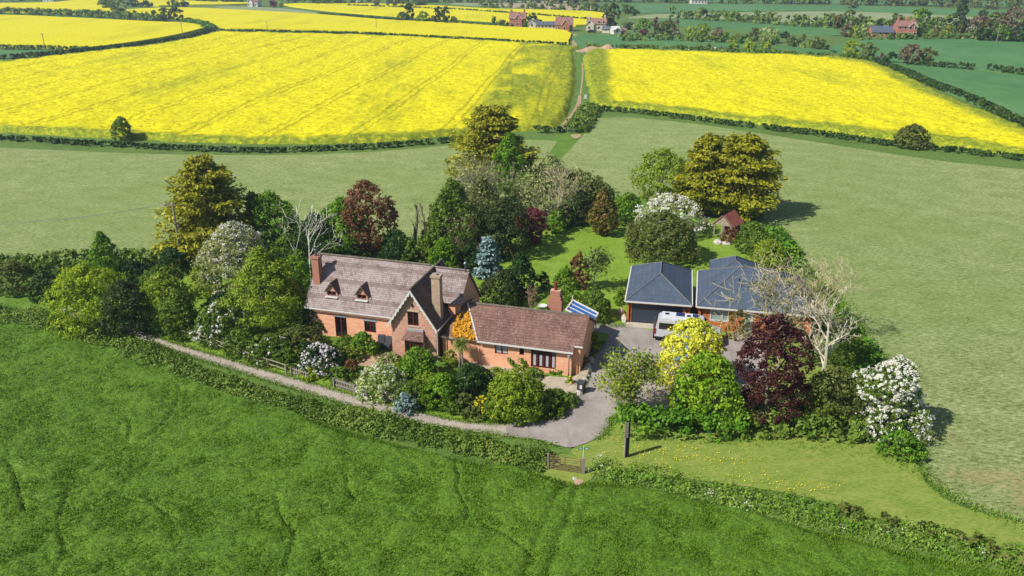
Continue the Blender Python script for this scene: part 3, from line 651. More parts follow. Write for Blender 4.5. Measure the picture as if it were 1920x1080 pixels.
# ------------------------------------------------------------------ building helpers
def wall(mb, u0, u1, z0, z1, v, th=.3, ops=(), axis='u'):
    """wall panel with real openings; front face at v (axis u) or at u=v (axis v)"""
    us = sorted({u0, u1, *[o[0] for o in ops], *[o[1] for o in ops]}); zs = sorted({z0, z1, *[o[2] for o in ops], *[o[3] for o in ops]})
    for a, b in zip(us, us[1:]):
        run = None
        for c, d in zip(zs, zs[1:]):
            hole = any(o[0] <= a + 1e-6 and b <= o[1] + 1e-6 and o[2] <= c + 1e-6 and d <= o[3] + 1e-6 for o in ops)
            if hole:
                if run: seg(mb, a, b, *run, v, th, axis); run = None
            else: run = (run[0], d) if run else (c, d)
        if run: seg(mb, a, b, *run, v, th, axis)
def seg(mb, a, b, c, d, v, th, axis):
    if axis == 'u': mb.box(a, b, v, v + th, c, d)
    else: mb.box(v - th, v, a, b, c, d)
def casement(parent, u0, u1, z0, z1, v, frame='maroon_frame', pane='glass', mull=1, name='window', bw=.07, trans=None, bars=0, label=None, sill=None):
    f = MB(); y0, y1 = v + .08, v + .15
    f.box(u0, u0 + bw, y0, y1, z0, z1).box(u1 - bw, u1, y0, y1, z0, z1).box(u0 + bw, u1 - bw, y0, y1, z0, z0 + bw).box(u0 + bw, u1 - bw, y0, y1, z1 - bw, z1)
    for i in range(mull):
        x = u0 + (u1 - u0) * (i + 1) / (mull + 1); f.box(x - bw * .6, x + bw * .6, y0 - .01, y1 - .002, z0 + bw, z1 - bw)
    if trans: f.box(u0 + bw, u1 - bw, y0 - .005, y1 - .004, trans - bw * .5, trans + bw * .5)
    w = f.build(name, frame, parent, label)
    MB().box(u0 + bw * .5, u1 - bw * .5, v + .125, v + .14, z0 + bw * .5, z1 - bw * .5).build('pane', pane, w)
    if sill: MB().box(u0 - .08, u1 + .08, v - .07, v + .1, z0 - .1, z0 - .002).build('sill', sill, w)
    return w
# ------------------------------------------------------------------ brick cottage (main range + cross wing)
A1 = R(-16.3)
ct = thing('cottage', (-18.6, 69.67, 0), A1, 'red brick two-storey cottage with scalloped gable, two roof dormers and weathered tile roof', 'house')
EZ, RZ = 3.2, 6.8
m = MB(); wall(m, .0, 9.15, 0, EZ, 0, .3, [(2.57, 3.75, .05, 2.08), (5.5, 6.64, .9, 2.02)])
m.box(0, .3, .3, 6.2, 0, EZ); m.box(.3, 14.4, 5.9, 6.2, 0, EZ); m.box(14.1, 14.4, .95, 5.9, 0, 4.1); m.box(13.25, 14.1, .95, 1.25, 0, 4.2)
m.prism([(0.02, .1, EZ + .002), (0.02, 6.1, EZ + .002), (.02, 3.1, RZ - .12)], (.3, 0, 0)); m.prism([(14.08, .97, 4.1), (14.08, 6.1, 3.2), (14.08, 3.1, 6.42)], (.3, 0, 0))
m.build('wall', 'brick_orange', ct)
def slope_z(v): return EZ + (RZ - EZ) * (v + .0) / 3.1
rf = MB(); rf.slab([(-.2, -.3, slope_z(-.3)), (9.0, -.3, slope_z(-.3)), (11.2, 3.1, RZ), (-.2, 3.1, RZ)], .12)
rf.slab([(-.2, 6.5, slope_z(-.3)), (14.55, 6.5, slope_z(-.3)), (14.55, 3.102, RZ - .05), (-.2, 3.102, RZ)], .12)
rf.slab([(11.3, 3.1, 6.62), (13.0, .62, 4.38), (14.55, .62, 4.38), (14.55, 3.1, 6.6)], .12)
rm = rf.build('roof', 'tile_main', ct, 'lichened tile roof with darker bands')
rg = MB(); rg.tube((-.22, 3.1, RZ + .01), (10.9, 3.1, RZ + .01), .11, n=8); rg.tube((11.6, 3.1, 6.64), (14.56, 3.1, 6.63), .1, n=8); rg.build('ridge', 'ridge_tile', rm)
gt = MB(); gt.box(-.2, 9.0, -.42, -.3, slope_z(-.3) - .14, slope_z(-.3) - .03); gt.build('gutter', 'white_paint', ct)
vb = MB(); vb.prism([(-.26, -.32, slope_z(-.32) - .14), (-.26, -.32, slope_z(-.32) + .03), (-.26, 3.1, RZ + .03), (-.26, 3.1, RZ - .14)], (.055, 0, 0)); vb.build('verge_board', 'ridge_tile', ct)
# cross wing
wg = MB(); GV = -2.1
wall(wg, 9.15, 13.25, 0, 3.5, GV, .3, [(10.68, 12.1, .9, 2.1), (10.72, 11.72, 3.12, 3.5)])
RW = 6.55; UW = 11.2
def gz(u): return 3.5 + (RW - .12 - 3.5) * (1 - abs(u - UW) / 2.05)
wg.prism([(9.15, GV, 3.502), (10.72, GV, 3.502), (10.72, GV, gz(10.72))], (0, .3, 0)); wg.prism([(11.72, GV, 3.502), (13.25, GV, 3.502), (11.72, GV, gz(11.72))], (0, .3, 0))
wg.prism([(10.722, GV, 4.42), (11.718, GV, 4.42), (11.718, GV, gz(11.718)), (UW, GV, RW - .12), (10.722, GV, gz(10.722))], (0, .3, 0))
wg.box(9.15, 9.45, GV + .3, -.002, 0, 3.5); wg.box(12.95, 13.25, GV + .3, 5, 0, 3.48)
wg.prism([(9.2, 5, 3.3), (13.2, 5, 3.3), (UW, 5, RW - .15)], (0, -.25, 0))
wg.build('wing_wall', 'brick_old', ct, 'older dark pink brick gable')
wr = MB(); e = .32; sl_ = (RW - 3.5) / 2.05
for sgn in (-1, 1):
    ue = UW + sgn * (2.05 + e * .8); ze = RW - sl_ * (2.05 + e * .8)
    wr.slab([(ue, GV - .32, ze), (UW, GV - .32, RW + .02), (UW, 5.1, RW + .12), (ue, 5.1, ze + .1)], .12)
wro = wr.build('wing_roof', 'tile_wing', ct, 'dark steep tiled roof with moss')
MB().tube((UW, GV - .3, RW + .04), (UW, 5.12, RW + .14), .1, n=8).build('ridge', 'ridge_tile', wro)
bb = MB()                                   # scalloped bargeboards
for sgn in (-1, 1):
    L = 2.05 + e * .8; nseg = 9
    for i in range(nseg):
        a, b = i / nseg, (i + 1) / nseg; pts = []
        for q in (a, b): pts.append((UW + sgn * L * q, RW - sl_ * L * q - .03))
        mid = ((pts[0][0] + pts[1][0]) / 2, (pts[0][1] + pts[1][1]) / 2)
        low = [(pts[1][0], pts[1][1] - .2)] + [(pts[0][0] + (pts[1][0] - pts[0][0]) * k, pts[0][1] + (pts[1][1] - pts[0][1]) * k - .2 - .2 * math.sin(math.pi * k)) for k in (.8, .6, .4, .2)] + [(pts[0][0], pts[0][1] - .2)]
        poly = [(pts[0][0], GV - .38 - .001 * sgn, pts[0][1]), (pts[1][0], GV - .38 - .001 * sgn, pts[1][1])] + [(x, GV - .38 - .001 * sgn, z) for x, z in low]
        bb.prism(poly, (0, .045, 0))
bb.build('bargeboard', 'white_paint', ct, 'white scalloped bargeboards')
g2 = MB(); ue = UW + 2.05 + e * .8; ze = RW - sl_ * (2.05 + e * .8); g2.box(ue, ue + .1, GV - .3, 3.4, ze - .12, ze - .02); g2.build('gutter', 'white_paint', ct)
MB().tube((13.36, GV + .0, 0.02), (13.36, GV + .0, 3.1), .05).tube((13.36, GV, 3.1), (ue + .05, GV - .1, ze - .05), .05).build('downpipe', 'white_paint', ct)
casement(ct, 2.57, 3.75, .05, 2.08, 0, mull=1, name='door', bw=.1, label='maroon glazed double door')
casement(ct, 5.5, 6.64, .9, 2.02, 0, bw=.09)
casement(ct, 10.72, 11.72, 3.12, 4.42, GV, bw=.09, sill='stone')
# lintels
MB().box(2.45, 3.87, -.04, .02, 2.085, 2.3).build('lintel', 'lead', ct); MB().box(5.4, 6.76, -.04, .02, 2.025, 2.24).build('lintel', 'lead', ct)
MB().box(10.6, 11.84, GV - .03, GV + .02, 4.43, 4.6).build('lintel', 'stone', ct)
fin = MB().box(11.16, 11.26, GV - .06, GV + .01, 4.85, 5.15).box(11.08, 11.34, GV - .06, GV + .01, 4.95, 5.02); fin.build('gable_vent', 'tar_black', ct)
# bay window with canopy
bw_ = MB().box(10.6, 12.2, GV - .62, GV - .002, 0.02, .85); bw_.build('bay_wall', 'brick_old', ct)
bay = casement(ct, 10.6, 12.2, .86, 2.02, GV - .7, mull=2, trans=1.75, name='bay_window', bw=.08)
MB().box(10.55, 10.63, GV - .52, GV, .86, 2.02).build('bay_side', 'brick_old', ct); MB().box(12.17, 12.25, GV - .52, GV, .86, 2.02).build('bay_side', 'brick_old', ct)
cn = MB(); cn.prism([(10.4, GV - .85, 2.05), (12.45, GV - .85, 2.05), (12.45, GV - .002, 2.05), (10.4, GV - .002, 2.05)], (0, 0, .06))
cn.slab([(10.4, GV - .85, 2.14), (12.45, GV - .85, 2.14), (12.1, GV - .004, 2.75), (10.75, GV - .004, 2.75)], .06); cn.slab([(10.4, GV - .85, 2.14), (10.75, GV - .004, 2.75), (10.4, GV - .004, 2.14)], .06); cn.slab([(12.45, GV - .85, 2.14), (12.1, GV - .004, 2.75), (12.45, GV - .004, 2.14)], .06)
cno = cn.build('canopy', 'tile_annex', ct); MB().box(10.7, 12.15, GV - .14, GV - .003, 2.66, 2.86).build('flashing', 'lead', cno)
# dormers
def dormer(uc, lab):
    d0 = .55; zb = slope_z(d0); hw = .55; ztop = 4.35
    q = MB()
    wall(q, uc - hw, uc + hw, 3.3 + .5, ztop, d0, .12, [(uc - .42, uc + .42, 3.3 + .5, 4.28)])
    q.prism([(uc - hw, d0, ztop + .002), (uc + hw, d0, ztop + .002), (uc, d0, 5.05)], (0, .12, 0))
    for sg in (-1, 1):
        x = uc + sg * hw - (.1 if sg > 0 else 0); q.prism([(x, d0 + .12, zb), (x, d0 + .12, ztop), (x, 1.0, ztop)], (.1, 0, 0))
    do = q.build('dormer', 'brick_old', ct, lab)
    w = MB()
    for sg in (-1, 1): w.slab([(uc + sg * .72, d0 - .2, 4.2), (uc, d0 - .2, 5.17), (uc, 1.72, 5.17), (uc + sg * .72, .92, 4.2)], .08)
    w.build('dormer_roof', 'tile_wing', do)
    MB().box(uc - .62, uc + .62, d0 - .28, d0 + .1, 3.72, 3.8).build('sill', 'white_paint', do)
    f = casement(do, uc - .42, uc + .42, 3.8, 4.28, d0 - .06, mull=1, bw=.08)
dormer(2.2, 'dormer nearer the end chimney'); dormer(5.2, 'dormer nearer the cross wing')
# stacks and flues
ch = MB().box(.05, .72, 1.15, 1.85, 4.4, 7.0).box(-.02, .79, 1.08, 1.92, 7.0, 7.18).build('chimney', 'brick_dark', ct, 'orange brick end chimney')
MB().lathe([(.13, 0), (.11, .5), (.2, .52), (.2, .62), (.13, .68), (.13, .9), (.04, 1.0)], (.38, 1.5, 7.18)).build('cowl', 'metal', ch)
c2 = MB().box(12.55, 13.3, -1.0, -.35, 3.0, 7.25).box(12.48, 13.37, -1.07, -.28, 7.25, 7.45).build('chimney', 'brick_stack', ct, 'tall pale brick chimney on the wing')
MB().lathe([(.14, 0), (.12, .14), (.15, .16)], (12.9, -.68, 7.45)).build('chimney_pot', 'lead', c2)
MB().lathe([(.1, 0), (.1, .55), (.19, .6), (.19, .72), (.06, .85)], (14.2, 3.1, 6.6)).lathe([(.14, -.1), (.14, .03)], (14.2, 3.1, 6.6)).build('flue', 'metal', ct)
# ------------------------------------------------------------------ link building and annex
A2 = R(-16.1)
an = thing('annex', (-2.6, 63.3, 0), A2, 'long single-storey brick annex with plum tiled roof and shouldered chimney', 'house')
ea, ra = 2.4, 4.3; sa = (ra - ea) / 3.4
m = MB(); wall(m, 0, 7.75, 0, 2.4, 0, .3, [(1.2, 2.36, 1.25, 2.18), (4.35, 6.5, .45, 2.15), (3.35, 3.75, 1.4, 2.1)])
m.box(0, .3, .3, 6.2, 0, 2.5); m.box(.3, 8.45, 5.9, 6.2, 0, 2.4); m.box(7.45, 7.75, .3, .7, 0, 2.6); m.box(8.15, 8.45, .7, 5.9, 0, 2.7); m.box(7.75, 8.45, .4, .7, 0, 2.6)
m.prism([(8.16, .75, 2.7), (8.16, 6.0, 2.5), (8.16, 3.1, ra - .16)], (.28, 0, 0)); m.build('wall', 'brick_annex', an)
r1 = MB(); r1.slab([(-.27, -.3, ea), (7.97, -.3, ea), (7.97, 3.1, ra), (-2.26, 3.1, ra)], .1); r1.slab([(7.972, .32, ea + sa * .62), (8.62, .32, ea + sa * .62), (8.62, 3.1, ra), (7.972, 3.1, ra)], .1)
r1.slab([(-2.26, 3.101, ra), (8.62, 3.101, ra), (8.62, 6.5, ea), (-.9, 6.5, ea)], .1)
ro = r1.build('roof', 'tile_annex', an); MB().tube((-2.3, 3.1, ra + .01), (8.64, 3.1, ra + .01), .11).build('ridge', 'ridge_tile', ro)
MB().box(-.27, 7.99, -.42, -.3, ea - .13, ea - .02).box(7.975, 8.66, .2, .3, ea + sa * .62 - .13, ea + sa * .62 - .02).build('gutter', 'white_paint', an)
MB().prism([(-.3, -.34, ea + .01), (-2.3, 3.1, ra + .01), (-2.2, 3.14, ra + .01), (-.2, -.3, ea + .01)], (0, 0, .05)).build('valley_board', 'white_paint', an)
MB().tube((7.8, -.08, .05), (7.8, -.08, 2.3), .045).build('downpipe', 'white_paint', an)
casement(an, 1.2, 2.36, 1.25, 2.18, 0, pane='blind', bw=.08, label='window with a white blind drawn')
casement(an, 3.35, 3.75, 1.4, 2.1, 0, mull=0, bw=.07)
pd = casement(an, 4.35, 6.5, .45, 2.15, 0, mull=3, name='patio_door', bw=.12)
for i in range(4):
    u = 4.35 + .28 + i * .5375; MB().box(u - .09, u + .13, .085, .12, .6, 1.65).build('curtain', 'blind', pd)
ac = MB().box(4.75, 6.0, 3.9, 4.7, 2.5, 5.0).box(4.85, 5.9, 3.95, 4.65, 5.0, 5.3).box(4.95, 5.82, 4.0, 4.6, 5.3, 5.85).build('chimney', 'brick_dark', an, 'stepped brick chimney behind the ridge')
MB().lathe([(.15, 0), (.12, .1), (.12, .6), (.15, .62), (.15, .72)], (5.36, 4.3, 5.85)).build('chimney_pot', 'red_pot', ac)
# conservatory behind the annex
co = MB().prism([(5.9, 6.25, 0), (7.9, 6.25, 0), (7.9, 8.6, 0), (5.9, 8.6, 0)], (0, 0, 2.2)).build('conservatory', 'window_pale', an, 'blue glazed conservatory with white bars')
QA, QB, QC, QD = Vector((6.0, 8.6, 3.25)), Vector((8.45, 8.3, 2.35)), Vector((8.3, 6.2, 2.35)), Vector((5.9, 6.2, 3.25))
MB().slab([QA, QB, QC, QD], .05).build('conservatory_roof', 'blue_glass', co)
cb = MB()
for i in range(4):
    f0 = i / 3; cb.tube(QD.lerp(QA, f0) + Vector((0, 0, .03)), QC.lerp(QB, f0) + Vector((0, 0, .03)), .1 if i in (0, 3) else .06, n=6)
cb.tube(QA, QD, .1, n=6); cb.tube(QB, QC, .1, n=6); cb.tube(QA, QA + Vector((0, 0, .45)), .05, n=6)
for v in (6.3, 7.2, 8.2): cb.tube((8.3, v, 0), (8.3, v, 2.35), .05, n=6)
cb.build('conservatory_bar', 'white_paint', co)
lk = thing('link_building', (-2.6, 63.3, 0), A2, 'low brick link between cottage and annex with orange lichen on its roof', 'building')
MB().box(-3.55, -.02, .15, .42, 0, 2.12).box(-3.55, -3.3, .42, 5, 0, 2.1).build('wall', 'brick_annex', lk)
MB().slab([(-3.6, .0, 2.22), (-.3, -.28, 2.3), (-2.3, 3.1, 4.16), (-3.9, 3.1, 3.1)], .1).slab([(-3.9, 3.102, 3.1), (-2.3, 3.102, 4.16), (-2.3, 5, 4.0), (-3.9, 5, 3.0)], .1).build('roof', 'tile_link', lk)
MB().box(-3.65, -2.2, -.06, .16, 2.14, 2.26).build('coping', 'stone', lk)
# ------------------------------------------------------------------ garage
ga = thing('garage', (10.9, 72.25, 0), R(-11.2), 'timber clad double garage with slate grey hipped roof and wide sectional door', 'garage')
m = MB(); wall(m, 0.02, 5.85, 0, 2.32, 0, .2, [(.46, 5.2, .02, 2.0)]); m.box(.02, .22, .2, 9, 0, 2.32).box(5.65, 5.85, .2, 9, 0, 2.32).box(.22, 5.65, 8.8, 9, 0, 2.32); m.build('wall', 'timber_clad', ga)
def hip(parent, u0, u1, v0, v1, ze, a, b, front=True):
    p = MB(); par = abs(a[0] - b[0]) < .6
    p.slab([(u0, v0, ze), (u1, v0, ze), a] if par else [(u0, v0, ze), (u1, v0, ze), b, a], .1); p2 = MB().slab([(u0, v1, ze), (u1, v1, ze), b] if par else [(u0, v1, ze), (u1, v1, ze), b, a], .1); f = p.build('roof', 'slate', parent); p2.build('roof_slope', 'slate', f)
    q = MB(); 
    if (Vector(a) - Vector(b)).length > .2 and abs(a[0] - b[0]) < .6: q.slab([(u0, v0, ze), a, b, (u0, v1, ze)], .1); q.slab([(u1, v0, ze), a, b, (u1, v1, ze)], .1)
    else: q.slab([(u0, v0, ze), a, (u0, v1, ze)], .1); q.slab([(u1, v0, ze), b, (u1, v1, ze)], .1)
    g = q.build('roof_slope', 'slate_side', f)
    h = MB()
    for c, d in (((u0, v0, ze), a), ((u1, v0, ze), a if abs(a[0] - b[0]) < .6 else b), ((u0, v1, ze), b if abs(a[0] - b[0]) < .6 else a), ((u1, v1, ze), b), (a, b)):
        h.tube(Vector(c) + Vector((0, 0, .02)), Vector(d) + Vector((0, 0, .02)), .06, n=6)
    h.build('hip_tiles', 'hip_tile', f); return f
hip(ga, -.15, 5.97, -.35, 9.3, 2.4, (2.9, 3.0, 4.12), (2.9, 6.3, 4.12))
MB().box(-.15, 5.97, -.46, -.35, 2.26, 2.39).box(5.972, 6.07, -.35, 9.3, 2.26, 2.39).box(-.26, -.152, -.35, 9.3, 2.26, 2.39).build('gutter', 'white_paint', ga)
gd = MB()
for i in range(6): gd.box(.47, 5.19, .07 - .006 * (i % 2), .13, .03 + i * .328, .03 + i * .328 + .318)
gd.build('garage_door', 'door_grey', ga)
for u in (.25, 5.55): MB().tube((u, -.07, .02), (u, -.07, 2.3), .045).build('downpipe', 'black_plastic', ga)
MB().box(2.7, 3.0, -.36, -.2, 2.1, 2.24).build('lamp', 'black_plastic', ga)
MB().box(-.1, 6.0, -1.15, -.02, .0, .1).build('threshold', 'concrete', ga)
# ------------------------------------------------------------------ timber bungalow
bu = thing('bungalow', (17.3, 70.7, 0), R(-12.5), 'timber clad bungalow with big slate roof, white window and white door beside the garage', 'house')
m = MB(); wall(m, 0.05, 10.1, 0, 2.4, 0, .2, [(1.09, 2.8, 1.0, 2.2), (4.06, 4.96, .12, 2.1)]); m.box(.05, .25, .2, 9, 0, 2.4).box(9.9, 10.1, .2, 9, 0, 2.4).box(.25, 9.9, 8.8, 9, 0, 2.4).box(1.2, 5.8, 9.0, 12.5, 0, 2.4); m.build('wall', 'timber_clad', bu)
hip(bu, -.16, 10.34, -.35, 9.25, 2.47, (3.6, 4.1, 5.05), (6.4, 4.1, 5.05)); hip(bu, 1.0, 6.0, 7.2, 12.8, 2.46, (3.4, 9.4, 3.9), (3.5, 10.6, 3.9))
MB().box(-.16, 10.34, -.46, -.35, 2.33, 2.46).box(-.27, -.162, -.35, 9.2, 2.33, 2.46).build('gutter', 'white_paint', bu)
MB().tube((.3, -.08, .02), (.3, -.08, 2.3), .045).build('downpipe', 'black_plastic', bu)
casement(bu, 1.09, 2.8, 1.0, 2.2, -.1, 'white_paint', 'window_pale', mull=0, bw=.12); MB().box(2.15, 2.27, -.04, .1, 1.1, 2.1).build('mullion', 'white_paint', bu)
dr = casement(bu, 4.06, 4.96, .12, 2.1, -.1, 'white_paint', 'window_pale', mull=0, name='door', bw=.2, label='white glazed front door')
MB().box(.05, 1.0, -.06, .0, .02, 2.3).build('corner_board', 'timber_dark', bu) if 0 else None
MB().prism([(3.2, -1.4, 0), (6.4, -1.4, 0), (6.4, -.02, 0), (3.2, -.02, 0)], (0, 0, .12)).build('doorstep', 'paving', bu)
# timber passage gate between garage and bungalow
pg = thing('passage_gate', G(1302, 604), R(-12), 'dark narrow timber gate in the gap between garage and bungalow', 'gate')
MB().box(-.42, .42, 0, .06, .05, 1.9).box(-.42, .42, -.04, 0, 1.5, 1.62).box(-.42, .42, -.04, 0, .35, .47).build('gate_board', 'timber_dark', pg)
# ------------------------------------------------------------------ camper van
vn = thing('camper_van', (12.85, 67.95, 0), R(-13.5), 'silver camper van with roof solar panels parked before the garage', 'van')
Lv, Wv, Hv = 5.2, 1.95, 2.02; vn.scale = (1.14, 1.05, 1.1)
prof = [(0, .32), (0.02, 1.0), (.14, 1.75), (.3, Hv - .04), (3.7, Hv), (4.35, 1.22), (5.1, 1.02), (5.2, .7), (5.2, .32)]
b = MB(); n = len(prof)
for j, (v, ins, zs) in enumerate([(0.0, 0, 1), (.05, 0, 1), (Wv - .05, 0, 1), (Wv, 0, 1)]): pass
secs = []
for v, sh in ((0.0, .0), (Wv, .0)):
    secs.append(v)
vs = []; ring = []
def inset(z): return .0 if z < 1.05 else (z - 1.05) * .13
for side in (0, 1):
    for (x, z) in prof: vs.append((x, (inset(z) if side == 0 else Wv - inset(z)), z))
fs = [list(range(n))[::-1], list(range(n, 2 * n))] + [(i, (i + 1) % n, n + (i + 1) % n, n + i) for i in range(n)]
b.add(vs, fs); body = b.build('body', 'van_silver', vn, bevel=.05)
MB().box(.45, 3.3, .24, Wv - .24, Hv - .02, Hv + .09).build('pop_top', 'van_white', vn, bevel=.0)
def side_panel(x0, x1, z0, z1, mat, name, side=0, parent=vn, off=.012):
    pts = []
    for x, z in ((x0, z0), (x1, z0), (x1, z1), (x0, z1)):
        y = inset(z) - off if side == 0 else Wv - inset(z) + off
        pts.append((x, y, z))
    return MB().prism(pts, (0, (-.012 if side == 0 else .012), 0)).build(name, mat, parent)
for sd_ in (0, 1):
    side_panel(.32, 2.55, 1.22, 1.72, 'glass', 'side_window', sd_); side_panel(2.68, 3.62, 1.22, 1.7, 'glass', 'side_window', sd_)
side_panel(.05, 4.9, .33, .52, 'black_plastic', 'sill', 0)
for x_ in (2.6, 3.66): side_panel(x_, x_ + .025, .55, 1.2, 'black_plastic', 'door_gap', 0)
side_panel(2.75, 2.95, 1.0, 1.05, 'black_plastic', 'door_handle', 0)
MB().box(3.85, 4.2, .3, Wv - .3, 1.42, 1.46).build('windscreen', 'glass', vn) if 0 else None
MB().slab([(3.78, .22, 1.93), (3.78, Wv - .22, 1.93), (4.33, Wv - .12, 1.28), (4.33, .12, 1.28)], .03).build('windscreen', 'glass', vn)
MB().slab([(-.01, .25, 1.15), (-.01, Wv - .25, 1.15), (.13, Wv - .3, 1.75), (.13, .3, 1.75)], .03).build('rear_window', 'glass', vn)
MB().box(-.1, .08, .03, Wv - .03, .3, .52).build('bumper', 'black_plastic', vn, bevel=.03)
for v0 in (-.02, Wv - .14): MB().box(-.03, .1, v0, v0 + .16, .75, 1.2).build('tail_light', 'tail_red', vn)
for (x, v0) in ((.95, -.02), (4.25, -.02), (.95, Wv - .2), (4.25, Wv - .2)):
    w = MB().tube((x, v0, .33), (x, v0 + .22, .33), .33, n=20).build('wheel', 'tyre', vn); MB().tube((x, v0 - .01, .33), (x, v0 + .23, .33), .19, n=14).build('hub', 'metal', w)
for (x0, x1, v0, v1) in ((1.55, 2.2, .9, 1.6), (2.85, 3.25, .9, 1.55)): MB().box(x0, x1, v0, v1, Hv + .11, Hv + .14).build('solar_panel', 'solar_blue', vn)
for (x0, x1, v0, v1) in ((.7, 1.0, 1.05, 1.35), (2.4, 2.68, .95, 1.25)): MB().box(x0, x1, v0, v1, Hv + .09, Hv + .14).build('roof_vent', 'black_plastic', vn)
MB().box(-.14, -.02, .5, .58, .5, 1.7).box(-.14, -.02, 1.3, 1.38, .5, 1.7).box(-.16, -.1, .4, 1.5, .62, .68).build('bike_rack', 'metal', vn)
# small car under the maple
cr = thing('parked_car', G(1262, 682), R(-14), 'pale blue hatchback mostly hidden beneath the yellow and green maple', 'car')
cp = [(0, .3), (0, .8), (.15, 1.0), (.7, 1.42), (2.1, 1.45), (2.9, .98), (3.8, .85), (3.9, .6), (3.9, .3)]; n = len(cp)
vs = []
for side in (0, 1):
    for x, z in cp: q = 0 if z < 1 else (z - 1) * .45; vs.append((x, q if side == 0 else 1.68 - q, z))
MB().add(vs, [list(range(n))[::-1], list(range(n, 2 * n))] + [(i, (i + 1) % n, n + (i + 1) % n, n + i) for i in range(n)]).build('body', 'sky_blue_paint', cr, bevel=.05)
MB().prism([(.62, .03, 1.05), (2.6, .03, 1.05), (2.1, .17, 1.36), (.8, .17, 1.36)], (0, -.012, 0)).build('side_window', 'glass', cr)
MB().slab([(2.14, .3, 1.42), (2.14, 1.38, 1.42), (2.84, 1.5, 1.04), (2.84, .18, 1.04)], .02).build('windscreen', 'glass', cr)
for (x, v0) in ((.7, -.02), (3.1, -.02), (.7, 1.5), (3.1, 1.5)): w = MB().tube((x, v0, .3), (x, v0 + .2, .3), .3, n=18).build('wheel', 'tyre', cr); MB().tube((x, v0 - .01, .3), (x, v0 + .21, .3), .17, n=12).build('hub', 'metal', w)
# ------------------------------------------------------------------ open shelter at the lawn's end
sh = thing('garden_shelter', G(1336, 446), R(-38), 'open timber shelter with weatherboarded gable and rusty red tin roof', 'shelter')
for (x, y) in ((.1, .1), (1.15, .1), (2.2, .1), (.1, 3.0), (2.2, 3.0)): MB().box(x - .07, x + .07, y - .07, y + .07, 0, 1.9).build('post', 'grey_wood', sh)
gb = MB()
for i in range(7):
    z = 1.85 + i * .17; hwid = 1.3 * (1 - i / 7.4); gb.box(1.15 - hwid, 1.15 + hwid, -.02 - .012 * (i % 2), .02, z, z + .165)
gb.build('gable_boards', 'old_wood', sh)
MB().slab([(-.25, -.15, 1.75), (1.15, -.15, 3.12), (1.15, 3.3, 3.12), (-.25, 3.3, 1.75)], .05).slab([(2.55, -.15, 1.75), (1.152, -.15, 3.12), (1.152, 3.3, 3.12), (2.55, 3.3, 1.75)], .05).build('roof', 'rust_tin', sh)
MB().box(.3, 2.0, .5, 1.0, .42, .48).box(.35, .42, .55, .95, 0, .42).box(1.88, 1.95, .55, .95, 0, .42).build('bench', 'grey_wood', sh)
MB().box(.1, 2.2, 2.95, 3.05, .1, 1.9).box(2.15, 2.25, .2, 2.9, .9, 1.9).build('wall', 'timber_dark', sh)
# ------------------------------------------------------------------ trees and shrubs of the garden
# left end of the garden
plant('shrub', 25, 556, 490, 74, 'leaf_olive', 'olive brown rounded thorn bush at far left beside the hedge', k=1.4)
plant('shrub', 82, 566, 508, 62, 'hedge_dark', 'dark thorn bush between olive bush and golden green tree', k=1.4)
plant('tree', 196, 540, 434, 62, 'leaf_fresh', 'slim fresh green tree rising above the golden green one', 'egg', 'tree', trunk='bark', zl=.12)
plant('tree', 168, 628, 497, 152, 'leaf_lime', 'golden green spreading tree at the left end of the garden', 'dome', 'tree', trunk='bark', zl=.05, rough=.2, sub=.16)
plant('tree', 238, 640, 528, 96, 'leaf_yew', 'dark purplish olive thorn tree right of the golden green tree', 'dome', 'tree', k=1.3, trunk='bark')
plant('tree', 312, 625, 512, 100, 'leaf_spring', 'bright green tree overhanging the bend of the lane', 'dome', 'tree', trunk='bark', zl=.05)
plant('shrub', 338, 640, 545, 70, 'leaf_mid', 'mid green bush filling the lane corner under the bright tree', k=1.3)
plant('shrub', 322, 520, 464, 60, 'leaf_dark', 'deep green bush at the foot of the golden conifer', 'dome')
conifer('golden_conifer', 388, 488, 298, 200, 'leaf_gold', 'large golden conifer with drooping sprays left of the cottage', nb=170, n_leaf=150, size=.27)
conifer('golden_conifer', 478, 470, 362, 50, 'leaf_gold', 'slim small golden conifer between large conifer and fresh green tree', nb=50, n_leaf=40)
plant('tree', 510, 480, 362, 110, 'leaf_fresh', 'fresh green round tree behind the blossom tree', 'dome', 'tree', trunk='bark', k=1.3)
plant('tree', 640, 490, 372, 120, 'leaf_fresh', 'fresh green sycamore behind the left end of the cottage roof', 'egg', 'tree', trunk='bark', zl=.05, sub=.14, rough=.2)
plant('tree', 590, 500, 400, 84, 'leaf_dark', 'shady green tree behind the white birch', 'egg', 'tree', trunk='bark', zl=.05)
plant('tree', 440, 560, 418, 138, 'leaf_pale', 'pale blossoming apple tree between conifer and bright green tree', 'dome', 'tree', trunk='grey_twig', k=1.2, blossom=('petal_mauve', .12), open_=.3)
plant('tree', 492, 636, 468, 160, 'leaf_spring', 'big yellow green tree left of the cottage', 'egg', 'tree', trunk='bark', k=1.3, zl=.03, rough=.2, sub=.17)
bare('birch_tree', 578, 540, 384, 128, 'birch_bark', 'bare white birch beside the end chimney of the cottage', lv=4, kids=(8, 3, 3), minr=.022, r0=.15, spread=.75, up=.5, start=.35, wob=.07)
plant('tree', 690, 492, 340, 98, 'leaf_copper', 'rounded copper brown tree behind the cottage roof', 'round', 'tree', trunk='bark', k=1.4, zl=.04)
plant('shrub', 742, 500, 432, 66, 'leaf_dark', 'dark green bush right of the copper tree', k=1.3)
bare('bare_tree', 742, 470, 385, 16, 'bark', 'dead bare stem standing between copper tree and poplars', lv=2, kids=(8,), r0=.14)
